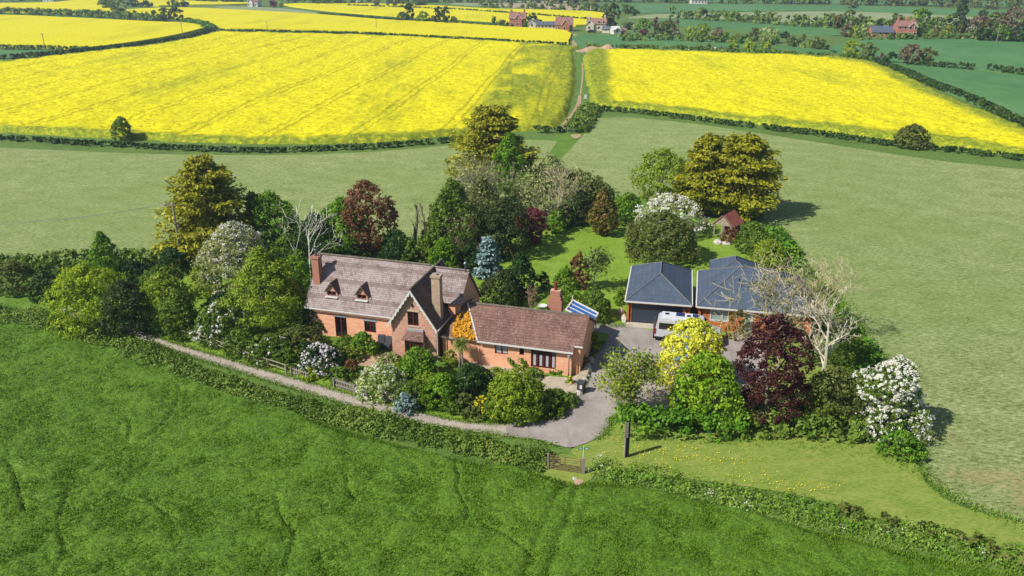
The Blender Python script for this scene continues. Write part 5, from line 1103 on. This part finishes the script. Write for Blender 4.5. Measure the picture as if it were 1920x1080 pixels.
# covered chairs, planters, bin
def cover(px, py, lab, rz):
    t = thing('covered_chair', G(px, py), rz, lab, 'chair')
    MB().prism([(-.35, -.35, 0), (.35, -.35, 0), (.38, .4, 0), (-.38, .4, 0)], (0, .0, .62)).build('seat_cover', 'grey_cover', t, bevel=.04)
    MB().prism([(-.34, .1, .60), (.34, .1, .60), (.34, .42, .60), (-.34, .42, .60)], (0, .1, .5)).build('back_cover', 'grey_cover', t, bevel=.04)
cover(715, 652, 'left garden chair under a grey cover by the cottage wing', R(-8)); cover(728, 655, 'right garden chair under a grey cover by the cottage wing', R(-20))
def pot(px, py, lab, plant_=True, r=.2, z=.1, mat='terracotta', name='planter'):
    t = thing(name, G(px, py, z), 0, lab, 'planter'); MB().lathe([(r * .7, 0), (r, .34), (r * 1.1, .35), (r * 1.1, .4), (r * .9, .4)], n=12).build('pot', mat, t)
    if plant_: Q, tn = crown(r * 1.4, .36, .75, 'dome', .1, 1.5, 5); quads_obj('foliage', Q, 'leaf_mid', t, tn)
pot(922, 679, 'left terracotta plant pot on the patio by the annex wall'); pot(937, 682, 'second terracotta plant pot from the left on the patio'); pot(948, 685, 'small terracotta pot beneath the annex bush', r=.15)
pot(727, 671, 'pale blue planter at the cottage wing corner', False, .24, 0, 'sky_blue_paint')
nb_ = thing('storage_bin', G(1089, 737), R(-25), 'grey upright bin with a white notice beside the drive curve', 'bin')
MB().prism([(-.26, -.28, 0), (.26, -.28, 0), (.3, .3, 0), (-.3, .3, 0)], (0, 0, .95)).build('bin_body', 'grey_cover', nb_, bevel=.03); MB().box(-.33, .33, -.33, .35, .96, 1.04).build('lid', 'grey_cover', nb_, bevel=.02); MB().box(.0, .2, -.315, -.286, .55, .85).build('notice', 'white_paint', nb_)
so = MB().lathe([(.05, 0), (.04, .6), (.2, .66), (.24, .82), (.2, .98), (.05, 1.05)], n=14).build('garden_ornament', 'white_paint'); so.location = G(872, 716); tag(so, 'small white globe on a stem between the bushes left of the dark evergreen', 'lamp')  # small white round garden ornament, not a lamp
# white chair by the shelter, satellite dish
wc = thing('garden_chair', G(1391, 434), R(40), 'white garden chair behind the shelter', 'chair')
MB().box(-.28, .28, -.25, .28, .42, .47).build('seat', 'white_paint', wc); MB().box(-.28, .28, .25, .3, .47, .95).build('backrest', 'white_paint', wc)
for x in (-.25, .25):
    for y in (-.22, .25): MB().box(x - .025, x + .025, y - .025, y + .025, 0, .42).build('leg', 'white_paint', wc)
MB().lathe([(.02, 0), (.3, .06), (.42, .16), (.4, .17), (.28, .08)], (4.35, 3.75, 4.35), 14).build('satellite_dish', 'white_paint', an)
# cordyline palm
cpl = thing('cordyline_palm', G(865, 690), 0, 'cordyline palm with a spiky head before the link building', 'palm tree'); hc = zat(G(865, 690), 648)
for dx in (-.16, .16): MB().tube((dx, 0, 0), (dx * .3, 0, hc), .09, .06, 8).build('trunk', 'grey_wood', cpl)
n = 420; a_ = rng.uniform(0, 6.283, n); el = rng.uniform(-.5, 1.35, n); L = rng.uniform(.7, 1.0, n); Q = []
d = np.stack([np.cos(a_) * np.cos(el), np.sin(a_) * np.cos(el), np.sin(el)], 1); p = np.zeros((n, 3)) + [0, 0, hc]; sd2 = unit(np.cross(d, [0, 0, 1.0] + 0 * d)) * .035
for k in range(3):
    d2 = unit(d - np.array([0, 0, .38 * k])); q = p + d2 * (L / 3)[:, None]; w0 = sd2 * (1 - k * .25); w1 = sd2 * (1 - (k + 1) * .3); Q.append(np.stack([p - w0, p + w0, q + w1, q - w1], 1)); p = q
quads_obj('fronds', np.concatenate(Q), 'leaf_palm', cpl, np.tile(rng.uniform(0, 1, n), 3))
# utility pole and wires on the left pasture edge
up = thing('utility_pole', G(342, 500), 0, 'timber utility pole with white insulators behind the golden conifer', 'pole'); hu = zat(G(342, 500), 380)
MB().tube((0, 0, 0), (0, 0, hu), .14, .1, 8).build('pole', 'grey_wood', up); MB().box(-1.0, .3, -.06, .06, hu - .35, hu - .22).build('crossarm', 'grey_wood', up)
for x in (-.9, -.1): MB().lathe([(.05, 0), (.08, .1), (.05, .2)], (x, 0, hu - .22), 8).build('insulator', 'white_paint', up)
flat('wire', (150, 152, 150), .5, .3)
for k, (x0, py1) in enumerate(((-.9, 410), (-.1, 402))):
    A_ = G(342, 500) + Vector((x0, 0, hu - .05)); B_ = G(-260, py1 + 8, hu - .4); pr_ = A_; mb = MB()
    for i in range(1, 17):
        t_ = i / 16; q = A_.lerp(B_, t_) - Vector((0, 0, 1.2 * 4 * t_ * (1 - t_))); mb.tube(pr_, q, .02, n=4); pr_ = q
    tag(mb.build('overhead_wire', 'wire'), ['nearer overhead wire', 'farther overhead wire'][k] + ' running left from the utility pole', 'wire')
# dandelions
n = 260; cl = [(1265, 862), (1293, 852), (1215, 850), (1340, 860), (1375, 870), (1400, 898), (1450, 905), (1500, 912), (1545, 918), (1180, 840), (1250, 850), (1320, 866), (1360, 862)]
c_ = [cl[i] for i in rng.integers(0, len(cl), n)]; P = np.array([tuple(G(x + rng.normal() * 32, y + rng.normal() * 9)) for x, y in c_]); P[:, 2] = .14
tag(quads_obj('dandelions', leafquads(P, unit(rng.normal(size=(n, 3)) * .4 + [0, -.5, 1]), .085, 1), 'petal_yellow', None, rng.uniform(0, 1, n)), kind='stuff')
# tufts of longer grass scattered over verges and paddock
def tufts(n, px0, px1, py0, py1, mat, size, name='grass_tufts', poly=None):
    out = []; X = rng.uniform(px0, px1, n); Y = rng.uniform(py0, py1, n); P = np.array([tuple(G(x, y)) for x, y in zip(X, Y)])
    if poly: ins, D = inpoly(P[:, 0], P[:, 1], [tuple(G(*q))[:2] for q in poly]); P = P[ins]
    n = len(P); k = 3; P = np.repeat(P, k, 0) + rng.normal(size=(n * k, 3)) * [.12, .12, 0]; P[:, 2] = .04; n = len(P)
    a = rng.uniform(0, 6.28, n); d = unit(np.stack([np.cos(a) * .5, np.sin(a) * .5, np.ones(n)], 1)); L = rng.uniform(.5, 1.2, (n, 1)) * size; s = unit(np.cross(d, rng.normal(size=(n, 3)))) * size * .16
    tag(quads_obj(name, np.stack([P - s, P + s, P + d * L + s * .3, P + d * L - s * .3], 1), mat, None, rng.uniform(0, 1, n)), kind='stuff')
tufts(9000, 1060, 1950, 810, 1090, 'weed_leaf', .22, poly=[(1110, 868), (1180, 880), (1300, 900), (1500, 930), (1700, 990), (1900, 1045), (1950, 1090), (1750, 1060), (1500, 1000), (1300, 948), (1110, 905)])
tufts(3000, 1130, 1750, 800, 960, 'weed_leaf', .16, poly=[(1130, 815), (1300, 820), (1600, 835), (1720, 870), (1735, 905), (1640, 860), (1400, 836), (1150, 830)])
tufts(5000, 280, 1000, 620, 800, 'weed_leaf', .2, poly=[(300, 640), (345, 632), (560, 692), (700, 738), (860, 782), (980, 782), (960, 795), (860, 789), (700, 752), (500, 693), (345, 650)])
tufts(6000, 0, 1060, 600, 920, 'weed_leaf', .26, poly=[(0, 612), (250, 668), (330, 715), (500, 770), (700, 822), (900, 866), (1040, 892), (1040, 905), (850, 885), (650, 832), (450, 775), (300, 715), (150, 660), (0, 632)])
# earth mound and track gate
mo = thing('earth_mound', G(1122, 96), 0, 'heap of brown earth at the field corner by the village track', 'mound'); mb = MB(); N1 = 24; N2 = 10; vs = []
for j in range(N2 + 1):
    for i in range(N1 + 1):
        x = -9 + 18 * i / N1; y = -4 + 8 * j / N2; hh = 2.6 * max(0, 1 - (y / 4) ** 2) * max(0, math.exp(-((x + 2.5) / 4) ** 2) * .7 + math.exp(-((x - 4) / 2.6) ** 2)) * max(0, 1 - abs(x / 9) ** 4) + .15 * random.random()
        vs.append((x, y, hh * (0 if i in (0, N1) or j in (0, N2) else 1)))
mb.add(vs, [(j * (N1 + 1) + i, j * (N1 + 1) + i + 1, (j + 1) * (N1 + 1) + i + 1, (j + 1) * (N1 + 1) + i) for j in range(N2) for i in range(N1)])
mb.build('heap', 'dirt', mo, smooth=True)
a = G(1064, 250); b = G(1076, 249); tg = thing('metal_gate', a, 0, 'pale metal gate at the foot of the farm track', 'gate'); v = b - a; mb = MB()
for z in (.2, .45, .7, .95, 1.15): mb.tube(Vector((0, 0, z)), v + Vector((0, 0, z)), .04, n=5)
for f_ in (0, .33, .66, 1): mb.tube(v * f_ + Vector((0, 0, .1)), v * f_ + Vector((0, 0, 1.2)), .04, n=5)
mb.build('gate_bars', 'lead', tg)
wp = thing('marker_post', G(1097, 197), 0, 'short post with a white board in the thin crop beside the track', 'post')
MB().tube((0, 0, 0), (0, 0, 2.4), .07).build('pole', 'old_wood', wp); MB().box(-.35, .35, -.1, -.02, 1.5, 2.5).build('board', 'white_paint', wp)
# ------------------------------------------------------------------ field bushes and far trees
plant('field_bush', 228, 266, 220, 38, 'leaf_mid', 'lone green bush on the hedge of the left rapeseed field', 'dome', k=1.6, size=.25)
plant('field_bush', 1712, 280, 233, 64, 'leaf_olive', 'lone olive round bush on the hedge of the right rapeseed field', 'dome', k=1.5, size=.25)
def far(px, yb, yt, w, mat, label, prof='round', cat='tree', name='tree', **kw): return plant(name, px, yb, yt, w, mat, label, prof, cat, k=1.3, trunk='bark', **kw)
FAR = [
 (197, 17, -3, 30, 'leaf_mid', 'leftmost tree of the upper left field corner clump'), (222, 24, 2, 32, 'leaf_mid', 'second tree of the upper left clump, above the ragged hedge'), (250, 13, -1, 24, 'leaf_dark', 'dark round tree between the two upper left clumps'),
 (274, 14, 2, 26, 'leaf_dark', 'low dark tree right of the dark round one at upper left'), (326, 13, 0, 22, 'leaf_mid', 'small tree on the far thin hedge at upper left'), (345, 14, 3, 18, 'leaf_dark', 'small dark tree right of the small one at upper left'),
 (309, 39, 13, 24, 'leaf_mid', 'left half of the pair of trees where the hedges meet'), (329, 39, 13, 28, 'leaf_olive', 'right half of the pair of trees where the hedges meet'), (289, 38, 19, 12, 'leaf_mid', 'thin tree left of the pair where the hedges meet'),
 (510, 14, 1, 16, 'leaf_plum', 'dark purple tree beside the white gabled farmhouse'), (526, 13, 5, 12, 'leaf_spring', 'small lime tree right of the purple one at the top'),
 (765, 39, 8, 24, 'leaf_dark', 'tall dark tree at the left of the mid field clump'), (752, 41, 24, 26, 'leaf_mid', 'light green tree under the tall dark one in the mid field clump'), (792, 43, 22, 26, 'leaf_spring', 'rounded lime tree in the middle of the mid field clump'),
 (812, 43, 29, 14, 'leaf_olive', 'olive bush between lime tree and the dark pair'), (822, 45, 12, 16, 'leaf_dark', 'left tree of the dark pair in the mid field clump'), (834, 46, 11, 18, 'leaf_dark', 'right tree of the dark pair in the mid field clump'),
 (851, 46, 31, 14, 'leaf_mid', 'small green tree right of the dark pair'), (927, 49, 32, 10, 'leaf_mid', 'thin tree left of the red brick village house'), (944, 50, 38, 22, 'leaf_olive', 'bushy tree against the left side of the red brick village house'),
 (998, 47, 25, 20, 'leaf_dark', 'dark tree behind the red brick village house'), (987, 52, 40, 12, 'leaf_fresh', 'green bush between brick house and little white gable'), (1012, 47, 38, 22, 'leaf_mid', 'low tree behind the dark roofed barn'),
 (1149, 52, 5, 26, 'leaf_yew', 'very tall dark conifer behind the village farmhouse'), (1135, 52, 28, 24, 'leaf_dark', 'round dark tree at the foot of the tall village conifer'), (1170, 56, 40, 12, 'leaf_pale', 'pale twiggy tree right of the tall village conifer'),
 (1181, 56, 42, 16, 'leaf_dark', 'dark shrub tree right of the pale twiggy one'), (1190, 60, 46, 12, 'leaf_pale', 'pale birch like tree by the lane hedge'), (1209, 64, 34, 24, 'leaf_fresh', 'fresh green tree on the lane hedge right of the village'), (1207, 67, 55, 14, 'leaf_plum', 'maroon bush below the fresh green lane tree'),
 (1229, 64, 35, 12, 'leaf_plum', 'narrow dark purple tree on the lane hedge'), (1250, 66, 37, 36, 'leaf_olive', 'wide olive tree on the lane hedge'), (1270, 68, 36, 14, 'leaf_twiggy', 'brown bare looking tree right of the wide olive one'),
 (1292, 68, 50, 16, 'leaf_lime', 'yellow green tree on the lane hedge'), (1316, 71, 44, 30, 'leaf_spring', 'large yellow green tree left of the pinkish one'), (1345, 75, 52, 22, 'leaf_twiggy', 'pinkish bare tree on the lane hedge'), (1361, 76, 58, 13, 'leaf_fresh', 'small green tree right of the pinkish one'),
 (1383, 78, 63, 17, 'leaf_olive', 'small olive tree by itself on the lane'), (1414, 78, 53, 28, 'leaf_olive', 'olive tree left of the golden willow'), (1441, 82, 50, 38, 'leaf_variegated', 'golden pale willow standing out before the green field'), (1470, 72, 61, 18, 'leaf_dark', 'dark low tree behind the golden willow'),
 (1486, 86, 69, 26, 'leaf_olive', 'brownish bush right of the golden willow'), (1506, 78, 64, 10, 'leaf_olive', 'little olive tree on the track right of the willow'), (1313, 97, 80, 13, 'leaf_fresh', 'left small tree on the hedge behind the right rapeseed'), (1328, 98, 83, 16, 'leaf_olive', 'second small tree on the hedge behind the right rapeseed'),
 (1352, 99, 88, 16, 'leaf_twiggy', 'brown bush on the hedge behind the right rapeseed'), (1376, 100, 77, 20, 'leaf_spring', 'yellow green tree left of the bright rounded pair'), (1405, 98, 77, 28, 'leaf_lime', 'left of the bright rounded pair of trees on the rapeseed hedge'), (1437, 99, 79, 26, 'leaf_lime', 'right of the bright rounded pair of trees on the rapeseed hedge'),
 (1534, 94, 70, 22, 'leaf_olive', 'brownish tree left of the bright lime round one'), (1569, 55, 29, 16, 'leaf_bronze', 'dark bronze conifer left of the pale poplar like tree'), (1592, 58, 18, 26, 'leaf_mid', 'tall greyish green tree near the pale orchard'), (1613, 50, 25, 13, 'leaf_olive', 'thin grey tree right of the tall greyish green one'),
 (1590, 70, 44, 24, 'leaf_twiggy', 'brown twiggy tree under the tall greyish green one'), (1602, 71, 49, 22, 'leaf_lime', 'lime tree left of the hipped roof bungalow'), (1628, 68, 42, 28, 'leaf_variegated', 'yellowish round tree beside the hipped roof bungalow'), (1649, 60, 36, 17, 'leaf_dark', 'dark green tree behind the hipped roof bungalow'),
 (1675, 60, 32, 20, 'leaf_mid', 'green tree between bungalow and red brick house'), (1725, 68, 16, 48, 'leaf_fresh', 'big broad green tree right of the red brick house'), (1757, 70, 48, 14, 'leaf_bronze', 'bronze small tree right of the big broad green one'), (1778, 70, 48, 12, 'leaf_gold', 'golden small tree left of the giant conifer'),
 (1803, 70, 1, 36, 'leaf_dark', 'giant dark conifer towering right of the red brick house', 'egg'), (1800, 72, 44, 26, 'leaf_olive', 'olive tree at the foot of the giant conifer'), (1842, 60, 18, 22, 'leaf_dark', 'dark pointed tree behind the brownish wood'), (1836, 74, 28, 40, 'leaf_twiggy', 'brownish tree at the left of the wood on the right edge'),
 (1866, 76, 22, 44, 'leaf_olive', 'olive tree in the middle of the wood on the right edge'), (1898, 78, 14, 48, 'leaf_twiggy', 'large brownish tree at the right frame edge'), (1880, 79, 44, 30, 'leaf_fresh', 'fresh green understorey tree in the wood on the right edge'), (1915, 80, 45, 34, 'leaf_dark', 'dark tree lowest at the right frame edge'), (1850, 78, 55, 40, 'leaf_dark', 'dark low trees front of the wood on the right edge'),
 (1597, 108, 76, 38, 'leaf_lime', 'bright lime round tree at the corner of the right rapeseed'), (1629, 111, 79, 28, 'leaf_olive', 'olive tree right of the bright lime round one'), (1652, 116, 100, 18, 'leaf_twiggy', 'small brown bush on the hedge by the rapeseed corner'), (1671, 119, 98, 22, 'leaf_dark', 'dark thorn with a few white flowers by the rapeseed corner'),
 (1708, 122, 83, 44, 'leaf_twiggy', 'large grey brown twiggy tree above the dark hedge'), (1740, 122, 87, 28, 'leaf_olive', 'olive tree right of the large grey brown one'), (1600, 16, 3, 20, 'leaf_olive', 'far tree on the top right horizon hedge'), (1860, 18, 4, 24, 'leaf_olive', 'far rounded tree near the top right corner'), (1900, 20, 6, 24, 'leaf_mid', 'far green tree at the top right corner'),
 (1114, 22, 3, 12, 'leaf_olive', 'thin grey far tree left of the tall village conifer'), (1175, 26, 8, 26, 'leaf_mid', 'far green tree behind the pale orchard corner'), (1190, 30, 18, 20, 'leaf_dark', 'far dark bush at the orchard corner'),
]
for q in FAR: far(*q[:6], *(q[6:] or ()))
for x, y, l in ((1294, 95, 'small white blossoming bush on the rapeseed hedge, left one'), (1338, 94, 'small white blossoming bush on the rapeseed hedge, right one')): plant('blossom_bush', x, y, y - 5, 10, 'petal_white', l, k=1.2)
def belt(pts, w, h, mat, size=2.2, vary=.5, k=1.4):
    t = hedge('treeline', pts, w, h, mat, None, size, k, vary=vary)
    c = t.children[0]; c.name = 'treeline'; c.parent = None; c.location = t.location; bpy.data.objects.remove(t); tag(c, kind='stuff')
belt([(530, 7), (620, 8), (700, 6), (760, 5)], 14, 7, 'leaf_mid'); belt([(700, 12), (760, 13), (800, 11)], 6, 3, 'leaf_olive'); belt([(760, 4), (900, 5), (960, 5), (1120, 9)], 12, 5, 'leaf_olive')
belt([(-300, 2), (0, 3), (60, 2), (170, -2)], 12, 5, 'leaf_mid'); belt([(960, -1), (1100, 3), (1250, 5), (1400, 6), (1560, 8)], 16, 7, 'leaf_mid'); belt([(1560, 8), (1700, 11), (1850, 14), (1960, 18), (2300, 30)], 18, 8, 'leaf_olive'); belt([(1200, -8), (1500, -8), (2000, -2)], 30, 9, 'leaf_mid')
belt([(-900, -14), (-200, -12), (400, -8), (1000, -8)], 30, 10, 'leaf_mid', 3); belt([(-900, -30), (0, -30), (1000, -28), (2500, -26)], 60, 12, 'leaf_dark', 4, k=1)
# ------------------------------------------------------------------ far houses
def house(name, px, py, w, d, eave, ridge, rz, wallm, roofm, label, gable=None, chim=1, wins=4, storeys=2, cat='house'):
    t = thing(name, G(px, py), R(rz), label, cat); hw = w / 2
    m = MB().box(-hw, hw, 0, d, 0, eave); m.prism([(-hw, .01, eave + .001), (-hw, d - .01, eave + .001), (-hw, d / 2, ridge - .1)], (.25, 0, 0)); m.prism([(hw - .25, .01, eave + .001), (hw - .25, d - .01, eave + .001), (hw - .25, d / 2, ridge - .1)], (.25, 0, 0))
    if gable is not None: m.box(gable - 1.9, gable + 1.9, -1.0, -.01, 0, eave); m.prism([(gable - 1.9, -1.0, eave + .002), (gable + 1.9, -1.0, eave + .002), (gable, -1.0, ridge - .7)], (0, .25, 0))
    m.build('wall', wallm, t); sl = (ridge - eave) / (d / 2); o_ = .4
    r = MB().slab([(-hw - .3, -o_, eave - sl * o_), (hw + .3, -o_, eave - sl * o_), (hw + .3, d / 2, ridge), (-hw - .3, d / 2, ridge)], .15).slab([(-hw - .3, d + o_, eave - sl * o_), (hw + .3, d + o_, eave - sl * o_), (hw + .3, d / 2 + .001, ridge), (-hw - .3, d / 2 + .001, ridge)], .15)
    if gable is not None:
        for s_ in (-1, 1): r.slab([(gable + s_ * 2.3, -1.3, eave - .4), (gable, -1.3, ridge - .5), (gable, d / 2, ridge - .5), (gable + s_ * 2.3, d * .3, eave - .4)], .12)
    ro_ = r.build('roof', roofm, t)
    if gable is not None:
        for s_ in (-1, 1): MB().prism([(gable + s_ * 2.3, -1.36, eave - .75), (gable + s_ * 2.3, -1.36, eave - .35), (gable, -1.36, ridge - .45), (gable, -1.36, ridge - .85)], (0, .05, 0)).build('bargeboard', 'white_paint', t)
    for i in range(chim):
        x = (-hw + .8) if i == 0 else hw - .8 - (i - 1) * 3; c = MB().box(x - .45, x + .45, d / 2 - .4, d / 2 + .4, ridge - .6, ridge + 1.5).build('chimney', wallm, ro_)
    for k in range(storeys):
        for i in range(wins):
            x = -hw + w * (i + .5) / wins; y = -1.0 if gable is not None and abs(x - gable) < 1.5 else 0
            if gable is not None and 1.3 < abs(x - gable) < 2.6: continue
            f = MB().box(x - .6, x + .6, y - .06, y + .02, 1 + 2.6 * k, 2.3 + 2.6 * k).build('window', 'white_paint', t); MB().box(x - .46, x + .46, y - .075, y - .06, 1.12 + 2.6 * k, 2.18 + 2.6 * k).build('pane', 'glass', f)
    return t
house('brick_house', 970, 51, 8.5, 7, 4.6, 7.4, -5, 'far_brick', 'roof_pink', 'red brick village house with white gable trim left of the barn', .6, 2, 3)
house('barn', 1024, 55.5, 9.5, 6, 2.4, 3.9, -4, 'cream_wall', 'roof_slate_far', 'low barn with long dark slate roof in the village', None, 0, 5, 1, 'barn')
house('cottage', 998, 53, 3.4, 5, 2.6, 4.2, -10, 'cream_wall', 'roof_slate_far', 'tiny white gabled outbuilding left of the barn', 0, 0, 1, 1, 'outbuilding')
house('barn_house', 1058, 58.5, 8.4, 7, 3.4, 6.6, -3, 'far_brick', 'roof_pink', 'brick barn house with pink roof at the head of the track', .6, 0, 3, 1)
house('farmhouse', 1118, 58, 9.5, 6, 3.6, 5.9, -8, 'cream_wall', 'roof_pink', 'pale farmhouse with pinkish roof and end chimney below the tall conifer', -3.2, 2, 4, 2)
house('garage', 1136, 62, 3.6, 4, 2, 3.2, -18, 'cream_wall', 'roof_slate_far', 'small grey roofed garage right of the pale farmhouse', None, 0, 1, 1, 'garage')
house('cottage', 1156, 64, 3.6, 4, 2.2, 3.6, 14, 'white_paint', 'white_paint', 'small white gabled shed in the village', 0, 0, 1, 1, 'shed')
house('shed', 1168, 63.5, 3, 3, 1.8, 2.6, 0, 'far_brick', 'roof_pink', 'small pink shed right of the white one', None, 0, 1, 1, 'shed')
house('bungalow', 1655, 70, 9.5, 8, 2.4, 4.8, -4, 'far_brick', 'roof_slate_far', 'low bungalow with slate and blue solar roof far right', None, 0, 4, 1)
house('brick_house', 1699, 70, 8.5, 8, 5, 7.2, -6, 'far_brick', 'roof_pink', 'red brick house with white trims and tall chimneys far right', 2, 3, 4)
house('farmhouse', 474, 13, 8, 8, 4, 6.5, -8, 'white_paint', 'roof_pink', 'white gabled farmhouse at the top left of centre', -1.5, 1, 3)
house('farmhouse', 1311, 7.5, 13, 8, 3.4, 5.5, 0, 'white_paint', 'roof_pink', 'long white farmhouse on the top edge right of centre', None, 1, 5)
house('farmhouse', 950, 4.5, 11, 7, 3.4, 5, 0, 'white_paint', 'roof_slate_far', 'long white building on the top edge near the centre', None, 1, 4)
house('farmhouse', 667, 4.5, 8, 7, 3.4, 5, 0, 'white_paint', 'roof_slate_far', 'white house on the top edge left of centre', None, 1, 3)
house('farmhouse', 90, 3.5, 9, 7, 3, 4.6, 0, 'white_paint', 'roof_slate_far', 'white building at the top left corner', None, 0, 3, 1)
for px, yb, yt, l in ((84, 89, 62, 'leftmost thin utility pole beyond the upper left rapeseed'), (343, 70, 43, 'thin utility pole at the bend of the curving hedge'), (502, 62, 40, 'thin utility pole on the straight hedge'), (706, 56, 34, 'thin utility pole in the middle rapeseed field'), (1868, 80, 42, 'pale leaning pole at the right frame edge')):
    p = G(px, yb); h = zat(p, yt); t = thing('utility_pole', p, 0, l, 'pole', 'far utility poles'); MB().tube((0, 0, 0), (0, 0, h), .16, .12, 6).build('pole', 'grey_wood', t); MB().box(-.7, .7, -.07, .07, h - .4, h - .25).build('crossarm', 'grey_wood', t)
# village yard cars too small for parts? two parked near the farmhouse
cy = thing('parked_car', G(1101, 61.5), R(-5), 'dark car parked before the pale farmhouse in the village', 'car')
MB().box(0, 4.2, 0, 1.8, .3, .9).build('body', 'black_plastic', cy, bevel=.1); MB().prism([(.6, .1, .9), (3.2, .1, .9), (2.7, .3, 1.45), (1.0, .3, 1.45)], (0, 1.5, 0)).build('cabin', 'glass', cy)
for x in (.8, 3.4): MB().tube((x, -.02, .33), (x, 1.82, .33), .33, n=12).build('wheel', 'tyre', cy)

# ------------------------------------------------------------------ air: a thin even haze
hz = MB().box(-1600, 1600, -30, 1500, -1, 46).build('haze', 'white_paint'); tag(hz, kind='stuff'); m, n, out = newmat('haze_air'); hz.data.materials[0] = m
v_ = n.nodes.new('ShaderNodeVolumePrincipled'); v_.inputs['Color'].default_value = (.62, .78, .95, 1); v_.inputs['Density'].default_value = .00024; v_.inputs['Anisotropy'].default_value = .2
n.links.new(v_.outputs[0], out.inputs['Volume'])

def edge_tufts(pts, n, spread, mat, size, z=.06):
    P = [G(*p) for p in smooth_poly(pts, 4)]; A_ = np.array([tuple(p) for p in P]); i = rng.integers(0, len(A_) - 1, n)
    L_ = np.linalg.norm(A_[1:] - A_[:-1], axis=1); i = rng.choice(len(L_), n, p=L_ / L_.sum()); t = rng.uniform(0, 1, (n, 1)); B = A_[i] * (1 - t) + A_[i + 1] * t
    B[:, :2] += rng.normal(size=(n, 2)) * spread; B[:, 2] = z; a = rng.uniform(0, 6.28, n); d = unit(np.stack([np.cos(a) * .6, np.sin(a) * .6, np.ones(n)], 1)); L = rng.uniform(.4, 1.2, (n, 1)) * size; s_ = unit(np.cross(d, rng.normal(size=(n, 3)))) * size * .2
    tag(quads_obj('grass_tufts', np.stack([B - s_, B + s_, B + d * L + s_ * .3, B + d * L - s_ * .3], 1), mat, None, rng.uniform(0, 1, n)), kind='stuff')
edge_tufts([(1120, 826), (1144, 800), (1150, 782), (1245, 777), (1330, 767), (1420, 722)], 2500, .22, 'weed_leaf', .16)
edge_tufts([(1118, 606), (1140, 612), (1175, 612)], 700, .3, 'weed_leaf', .15)
edge_tufts([(1010, 791), (1048, 776), (1078, 750), (1094, 722), (1101, 690), (1112, 662), (1136, 642)], 2500, .2, 'weed_leaf', .16)
edge_tufts([(285, 630), (345, 650), (480, 690), (610, 727), (700, 754), (790, 775), (870, 792), (960, 797)], 4500, .16, 'weed_leaf', .14)
edge_tufts([(285, 643), (340, 664), (480, 708), (600, 745), (680, 768), (780, 793), (850, 806), (950, 818), (1050, 838)], 4500, .2, 'weed_leaf', .15)
edge_tufts([(1640, 730), (1690, 745), (1718, 800), (1722, 860), (1750, 905), (1820, 950), (1930, 985), (2100, 1050)], 2500, .35, 'weed_leaf', .18)
edge_tufts([(1445, 425), (1490, 500), (1560, 560), (1615, 640), (1690, 740)], 6000, .6, 'weed_leaf', .3)
edge_tufts([(-100, 502), (0, 500), (200, 492), (400, 488), (700, 470)], 5000, .8, 'weed_leaf', .3)
